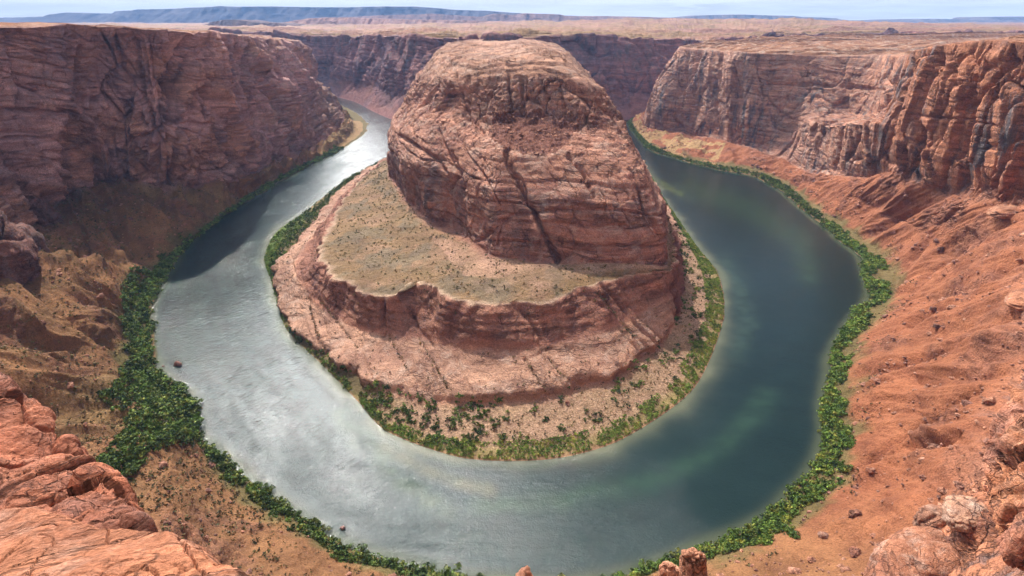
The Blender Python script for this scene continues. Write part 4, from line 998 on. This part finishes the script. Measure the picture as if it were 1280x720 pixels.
M_L3 = leaf_mat('desert_scrub', (.075, .075, .030, 1), (.15, .13, .055, 1))
def bush_proto(name, seed, mat, nleaf, ls, squash=.8):
    V, A = leafy(seed, nleaf, ls, squash); Fc = np.arange(len(V)).reshape(-1, 3)
    o = mesh_from(name, V, Fc, mat, {'base': np.stack([A, A, A], 1)}, smooth_shade=False)
    return o, V, A
def mass(name, protos, pts, sizes, mat, label, cat, seed=1):
    r = np.random.default_rng(seed); Vs = []; As = []
    for q, s in zip(pts, sizes):
        V, A = protos[r.integers(len(protos))]; t = r.uniform(0, 6.28); pass; c_, s_ = math.cos(t), math.sin(t)
        W = V * s; W = np.stack([W[:, 0] * c_ - W[:, 1] * s_, W[:, 0] * s_ + W[:, 1] * c_, W[:, 2]], 1) + q
        Vs.append(W); As.append(A * r.uniform(.5, 1.6))
    V = np.concatenate(Vs); A = np.concatenate(As); Fc = np.arange(len(V)).reshape(-1, 3)
    o = mesh_from(name, V, Fc, mat, {'base': np.stack([A, A, A], 1)}, smooth_shade=False)
    tag(o, label, cat, kind='stuff'); return o
def individuals(name, protos, pts, sizes, label, cat, group, seed=1):
    """every plant or stone an object of its own, sharing the mesh of its kind"""
    r = np.random.default_rng(seed)
    for k, (q, s) in enumerate(zip(pts, sizes)):
        src = protos[r.integers(len(protos))]
        o = src.copy(); C.objects.link(o); o.name = name
        o.location = q; o.scale = (s, s * r.uniform(.85, 1.15), s * r.uniform(.8, 1.15)); o.rotation_euler = (0, 0, r.uniform(0, 6.28))
        tag(o, label, cat, group)

big = [bush_proto('riverside_bush', 100 + k, M_L1 if k < 2 else M_L2, 260, .13) for k in range(4)]
G_, gx_, gy_, Sg_, Lg_ = MESH['outer']; qx, qy = proj(G_)
thick = inpoly(qx, qy, [(168, 335), (206, 345), (192, 380), (190, 430), (200, 455), (212, 480), (240, 490), (250, 540), (240, 556), (215, 556), (190, 566), (150, 610), (128, 605), (116, 590), (140, 560), (160, 535), (166, 515), (140, 512), (122, 495), (150, 480), (165, 440), (156, 400), (150, 370)])
bandL = (Lg_ > 1.08) & (Lg_ < 1.85 + .5 * fbm(G_[..., 0] / 30, G_[..., 1] / 30, None, 3)) & (Sg_ > 4) & (Sg_ < 24)
bandR = (Lg_ > 1.06) & (Lg_ < 1.95 - .35 * smooth(25, 27, Sg_) + .5 * fbm(G_[..., 0] / 30, G_[..., 1] / 30, None, 3)) & (Sg_ >= 20) & (Sg_ < 38)
wl = (thick * 1.0 + bandL * (1.0 - .4 * (Sg_ < 7))) * (Lg_ > 1.04) * (Lg_ < 3.6); wl = np.clip(wl, 0, 1)
ptsL = sampler('outer', wl * (Sg_ < 20.5), 1900, 3.0, 3); bn_ = fbm(G_[..., 0] / 14, G_[..., 1] / 14, None, 3)
ptsR = sampler('outer', bandR * (Sg_ > 20) * (Sg_ < 31) * (bn_ > -.45 + .6 * smooth(1.3, 1.9, Lg_)), 2300, 2.5, 4)
farR = (Lg_ > 1.02) & (Lg_ < 1.7) & (Sg_ > 30) & (Sg_ < 38)
ptsRf = sampler('outer', farR * 1.0, 900, 4, 14)
GB, bx_, by_, SB, LB = MESH['butte']; rx, ry = proj(GB); gbx, gby = GB[..., 0], GB[..., 1]
n1_ = fbm(gbx / 22, gby / 22, None, 3)
shoreB = ((LB > 1.08 + .38 * ((SB > 4.2) & (SB < 7.0))) & (LB < 2.0) & (SB > 1) & (SB < 7.2)) * 1.0 + ((LB > 1.05) & (LB < 2.05) & (SB > 7.2) & (SB < 11.2) & (n1_ > -.3)) * 1.0 + ((LB > 1.3) & (LB < 2.02) & (SB >= 11.2) & (SB < 18) & (n1_ > .12)) * .5
ptsB = sampler('butte', shoreB * 1.0, 1300, 3.3, 5)
r_ = np.random.default_rng(8)
def dist(q): return np.linalg.norm(q - np.array([0, 0, CAMZ]), axis=1)
def inview(q):
    a, b_ = proj(q); return (a > 2) & (a < 1278) & (b_ > 2) & (b_ < 712)
def allot(pts, sizes, n):
    vis = inview(pts); key = np.where(vis, sizes / dist(pts), -1); o_ = np.argsort(-key); k = np.zeros(len(pts), bool); k[o_[:n]] = True; k &= vis
    return k
pv = [(V, A) for _, V, A in [bush_proto('riverside_bush', 200 + k, M_L1, 70, .22) for k in range(5)]]
protos_big = [o for o, _, _ in big]
for o in [o for o in C.objects if o.name.startswith('riverside_bush') and o not in protos_big]: bpy.data.objects.remove(o)
szL = r_.uniform(2.6, 5.4, len(ptsL)); szR = 1.4 + 3.4 * r_.random(len(ptsR)) ** 1.6; szRf = r_.uniform(2.6, 4.4, len(ptsRf)); szB = r_.uniform(1.6, 3.8, len(ptsB))
for pts, sz, n, lb, gp, mt, sd in ((ptsL, szL, 120, 'green willow bush in the thicket along the left bank', 'bushes along the left bank', M_L2, 1), (ptsR, szR, 110, 'bright green bush in the strip along the right bank', 'bushes along the right bank', M_L1, 2),
                               (ptsB, szB, 60, 'green bush on the brushy shore of the butte', 'bushes on the shore of the butte', M_L2, 3)):
    k = allot(pts, sz, n)
    individuals('riverside_bush', protos_big[2:] if mt is M_L2 else protos_big[:3], pts[k], sz[k], lb, 'bush', gp, sd)
    mass('thicket', pv, pts[~k], sz[~k], mt, {1: 'dense green thicket along the left bank', 2: 'strip of bushes along the right bank', 3: 'brushy thicket along the shore of the butte'}[sd], 'thicket', sd)
ge = (LB > 1.02) & (LB < 1.3) & (((SB > 8.0) & (SB < 13)) | (SB > 13.0) & (SB < 18.5))
ge = ge | ((LB > 1.02) & (LB < 1.42) & (SB > 14) & (SB < 18.5)) | ((LB > 1.02) & (LB < 1.5) & (SB > 4.2) & (SB < 7.2))
ptsG = sampler('butte', ge * 1.0 * smooth(-.5, .1, fbm(gbx / 18, gby / 18, None, 3)), 5200, 1.4, 15); szG = r_.uniform(.8, 1.7, len(ptsG))
M_G = leaf_mat('river_grass', (.10, .19, .03, 1), (.20, .28, .06, 1))
mass('tall_grass', pv, ptsG, szG, M_G, 'bright green reeds at the waterline of the butte', 'reeds', 7)
mass('thicket', pv, ptsRf, szRf, M_L2, 'dark green bank vegetation below the far right cliffs', 'thicket', 6)
for o in protos_big: bpy.data.objects.remove(o)

# low desert scrub: dots on the scree, the terrace and the sand
sp = []
for k in range(4):
    o, V, A = bush_proto('desert_shrub', 300 + k, M_L3, 14, .38, .7); sp.append((o, V, A))
tn = fbm(G_[..., 0] / 40, G_[..., 1] / 40, None, 3)
wS = ((Lg_ > 1.9) & (Lg_ < 3.9)) * (Sg_ < 21) * (smooth(-.3, .4, tn) + .35) + inpoly(qx, qy, [(150, 480), (240, 555), (330, 640), (270, 620), (180, 640), (100, 560), (100, 470)]) * 1.2 * (Lg_ > 1.9)
ptsS = sampler('outer', wS * 1.0, 9000, 2.4, 21)
wSR = ((Lg_ > 1.85) & (Lg_ < 2.5)) * (Sg_ > 21) * 1.0 * smooth(-.2, .4, tn); ptsSR = sampler('outer', wSR, 900, 2.2, 22)
wB = ((LB > 1.15) & (LB < 2.0) & (SB > 9)) * 1.0 + ((LB > 4.15) & (LB < 6.0)) * .8 + ((LB > 2) & (LB < 3)) * .22 + ((LB > 3.6) & (LB < 4)) * .3
wB = wB * smooth(-.6, .4, fbm(gbx / 25, gby / 25, None, 3))
for l_ in SL: wB = wB + (dline(rx, ry, l_) < 1.6) * (LB > 2) * (LB < 4) * 9.0
ptsSB = sampler('butte', wB, 5200, 1.8, 23)
pts = np.concatenate([ptsS, ptsSR, ptsSB]); sz = np.concatenate([.8 + 1.5 * r_.random(len(ptsS)) ** 2, .7 + r_.random(len(ptsSR)) ** 2, .6 + 1.3 * r_.random(len(ptsSB)) ** 2])
k = allot(pts, sz, 240)
protos_s = [o for o, _, _ in sp]
side = np.array([0] * len(ptsS) + [1] * len(ptsSR) + [2] * len(ptsSB))
for c_, lb, gp in ((0, 'low dark desert shrub dotting the orange left slope', 'shrubs on the left slope'), (1, 'low desert shrub at the foot of the right scree', 'shrubs on the right scree'), (2, 'low desert shrub on the sand and rock of the butte', 'shrubs on the butte')):
    kk = k & (side == c_); individuals('desert_shrub', protos_s, pts[kk], sz[kk], lb, 'shrub', gp, 40 + c_)
    kk = ~k & (side == c_); mass('scrub', [(V, A) for _, V, A in sp], pts[kk], sz[kk], M_L3, {0: 'scrub scattered over the left slopes', 1: 'scrub at the foot of the right scree', 2: 'scrub scattered over the butte terraces and shore'}[c_], 'scrub', 50 + c_)
for o in protos_s: bpy.data.objects.remove(o)

# stones on the scree
stp = [blob('stone', (0, 0, 0), (1, .8, .6), 3 + k, M_MID, (.46, .23, .15) if k % 3 else (.30, .15, .11), (1, 0, .2, .2), sub=2, rough=.3, facet=.6) for k in range(6)]
for o in stp: o.data.polygons.foreach_set('use_smooth', np.zeros(len(o.data.polygons), bool))
wR = ((Lg_ > 2.0) & (Lg_ < 4.2)) * (Sg_ > 20.5) * (smooth(-.1, .5, tn) + .12) * 1.0 + ((Lg_ > 2.0) & (Lg_ < 4.2)) * (Sg_ < 20) * .12
ptsT = sampler('outer', wR, 5500, 2.2, 31); szT = .7 + r_.pareto(2.4, len(ptsT)).clip(0, 4) * .8
wT = (LB > 7) * (LB < 9) * inpoly(rx, ry, [(618, 142), (690, 138), (722, 152), (716, 172), (700, 188), (680, 194), (655, 190), (630, 186), (612, 168)]) * 3.0 + ((LB > 1.6) & (LB < 2.3)) * .2
ptsT2 = sampler('butte', wT, 900, 2.2, 32); szT2 = .5 + r_.pareto(2.6, len(ptsT2)).clip(0, 4) * .6
pts = np.concatenate([ptsT, ptsT2]); sz = np.concatenate([szT, szT2]); side = np.array([0] * len(ptsT) + [1] * len(ptsT2)); side[:len(ptsT)][pts[:len(ptsT), 0] < 0] = 2
k = allot(pts, sz, 260)
def stone_data(o):
    me = o.data; co = np.empty(len(me.vertices) * 3, np.float32); me.vertices.foreach_get('co', co); co = co.reshape(-1, 3)
    f = np.array([p.vertices[:] for p in me.polygons]); a = np.empty(len(co) * 4, np.float32); me.attributes['base'].data.foreach_get('color', a)
    return co, f, a.reshape(-1, 4)[:, :3]
sdt = [stone_data(o) for o in stp]
for c_, lb, gp, lm in ((0, 'loose red stone lying on the right scree slope', 'stones on the right scree', 'rubble on the right scree'), (1, 'fallen block on the butte', 'fallen blocks on the butte', 'rubble under the upper cliff of the butte'), (2, 'loose stone lying on the left slope', 'stones on the left slope', 'rubble on the left slopes')):
    kk = k & (side == c_); individuals('stone', stp, pts[kk], sz[kk], lb, 'stone', gp, 60 + c_)
    kk = ~k & (side == c_); Vs, Fs_, As = [], [], []; n0 = 0
    r = np.random.default_rng(70 + c_)
    for q, s in zip(pts[kk], sz[kk]):
        V, f, A = sdt[r.integers(len(sdt))]; t = r.uniform(0, 6.28); W = V * s
        W = np.stack([W[:, 0] * math.cos(t) - W[:, 1] * math.sin(t), W[:, 0] * math.sin(t) + W[:, 1] * math.cos(t), W[:, 2]], 1) + q
        Vs.append(W); Fs_.append(f + n0); n0 += len(V); As.append(A * r.uniform(.75, 1.35))
    if Vs:
        V = np.concatenate(Vs); m_ = np.zeros((len(V), 4)); m_[:] = (1, 0, .2, .2)
        tag(mesh_from('rubble', V, np.concatenate(Fs_), M_MID, {'base': np.concatenate(As), 'mask': m_}, smooth_shade=False), lm, 'rubble', kind='stuff')
for o in stp: bpy.data.objects.remove(o)
# ================================================================== GROUND UNDER EVERYTHING, HAZE, SKY, SUN, CAMERA
g_ = np.array([[-60000, -30000, -12], [60000, -30000, -12], [60000, 60000, -12], [-60000, 60000, -12]], float)
gx = np.linspace(-17000, 17000, 40); gy = np.linspace(-9000, 17000, 40); GX, GY = np.meshgrid(gx, gy, indexing='ij')
gz = np.where((np.hypot(GX, GY - 900) < 4200), -12.0, 222.0)
GG = np.stack([GX, GY, gz], -1)
tag(grid_obj('ground', GG, M_FAR, {'base': col3(GX.shape, (.45, .29, .20)), 'mask': np.zeros(GX.shape + (4,), np.float32)}, (0, 39)), 'desert floor reaching to the horizon', 'ground', kind='structure')

def box(name, lo, hi, mat):
    V = [(x, y, z) for x in (lo[0], hi[0]) for y in (lo[1], hi[1]) for z in (lo[2], hi[2])]
    Q = [(0, 1, 3, 2), (4, 6, 7, 5), (0, 4, 5, 1), (2, 3, 7, 6), (0, 2, 6, 4), (1, 5, 7, 3)]
    return mesh_from(name, V, Q, mat, smooth_shade=False)
hm = bpy.data.materials.new('haze'); hm.use_nodes = True; hm.node_tree.nodes.clear()
pv = hm.node_tree.nodes.new('ShaderNodeVolumePrincipled'); ho = hm.node_tree.nodes.new('ShaderNodeOutputMaterial')
pv.inputs['Color'].default_value = (.28, .52, 1, 1); pv.inputs['Density'].default_value = HAZE
pv.inputs['Anisotropy'].default_value = .0
hm.node_tree.links.new(pv.outputs[0], ho.inputs['Volume'])
if HAZE > 0:
    tag(box('haze', (-17500, -11000, -30), (17500, 17500, 660), hm), 'thin blue haze over the far desert', 'haze', kind='stuff')

w = bpy.data.worlds.new('World'); bpy.context.scene.world = w; w.use_nodes = True
T = NT(w.node_tree); bg = w.node_tree.nodes['Background']
sky = T.n('ShaderNodeTexSky', sky_type='NISHITA', sun_disc=False)
sky.sun_elevation = R(SUN_EL); sky.sun_rotation = R(SUN_AZ); sky.altitude = 1200; sky.air_density = 1.0; sky.dust_density = 1.0; sky.ozone_density = 1.2
tc = T.n('ShaderNodeTexCoord').outputs['Generated']
sx = T.n('ShaderNodeSeparateXYZ'); T.link(tc, sx.inputs[0])
zc = T.math('ADD', T.math('MAXIMUM', sx.outputs[2], 0), .06)
cx = T.n('ShaderNodeCombineXYZ'); T.link(T.math('DIVIDE', sx.outputs[0], zc), cx.inputs[0]); T.link(T.math('DIVIDE', sx.outputs[1], zc), cx.inputs[1])
cn = T.noise(T.scale(cx.outputs[0], (.42, .30, .3)), 1, 7, .58, .4)
cf = T.mapr(cn, .44, .60)
hz = T.mapr(sx.outputs[2], 0, .35, .85, 0)
lo_ = T.n('ShaderNodeCombineXYZ'); T.link(T.math('MULTIPLY', sx.outputs[0], 5.0), lo_.inputs[0]); T.link(T.math('MULTIPLY', sx.outputs[2], 55.0), lo_.inputs[2]); T.link(sx.outputs[1], lo_.inputs[1])
ln_ = T.mapr(T.noise(lo_.outputs[0], 1, 6, .6), .38, .58, .7, 1.3)
cf2 = T.math('MAXIMUM', cf, T.math('MULTIPLY', hz, ln_))
skc = T.mix(T.math('MULTIPLY', cf2, .9), sky.outputs[0], (CLOUD[0], CLOUD[1], CLOUD[2], 1))
# added column of glow toward the sun, broken by cloud, to silver the river
el, az = R(SUN_EL), R(SUN_AZ)
hd = T.n('ShaderNodeCombineXYZ'); T.link(sx.outputs[0], hd.inputs[0]); T.link(sx.outputs[1], hd.inputs[1])
hn_ = T.n('ShaderNodeVectorMath', operation='NORMALIZE'); T.link(hd.outputs[0], hn_.inputs[0])
dp = T.n('ShaderNodeVectorMath', operation='DOT_PRODUCT'); T.link(hn_.outputs[0], dp.inputs[0]); dp.inputs[1].default_value = (math.sin(R(-24)), math.cos(R(-24)), 0)
au = T.math('POWER', T.math('MAXIMUM', dp.outputs['Value'], 0), 36.0)
au = T.math('MULTIPLY', T.math('MULTIPLY', au, T.mapr(cn, .36, .6, .35, 1.3)), T.math('MULTIPLY', T.mapr(sx.outputs[2], .04, .22), T.mapr(sx.outputs[2], .2, .7, 2.2, .9)))
cg = T.n('ShaderNodeCombineColor')
for i, g_k in enumerate((1.0, .99, .96)): T.link(T.math('MULTIPLY', au, GLOW * g_k), cg.inputs[i])
T.link(T.mix(1.0, skc, cg.outputs[0], 'ADD'), bg.inputs['Color'])
bg.inputs['Strength'].default_value = SKY
sd = bpy.data.lights.new('sun', 'SUN'); sd.energy = SUN; sd.angle = R(.6); sd.color = (1, .94, .85)
so = bpy.data.objects.new('sun', sd); C.objects.link(so)
# direction towards the sun: azimuth measured from +Y towards +X
el, az = R(SUN_EL), R(SUN_AZ)
from mathutils import Vector
dv = Vector((math.sin(az) * math.cos(el), math.cos(az) * math.cos(el), math.sin(el)))
so.rotation_euler = dv.to_track_quat('Z', 'Y').to_euler()
cd = bpy.data.cameras.new('camera'); co = bpy.data.objects.new('camera', cd); C.objects.link(co)
cd.sensor_width = 36; cd.lens = 36 * F / 1280; cd.clip_start = .3; cd.clip_end = 90000
co.location = (0, 0, CAMZ); co.rotation_euler = (math.pi / 2 - PITCH, 0, 0)
sc = bpy.context.scene; sc.camera = co
sc.view_settings.view_transform = 'Standard'; sc.view_settings.look = 'None'; sc.view_settings.gamma = 1; sc.view_settings.exposure = EXPO
sc.cycles.max_bounces = 5; sc.cycles.diffuse_bounces = 3; sc.cycles.glossy_bounces = 2; sc.cycles.volume_bounces = 0
sc.cycles.use_denoising = True
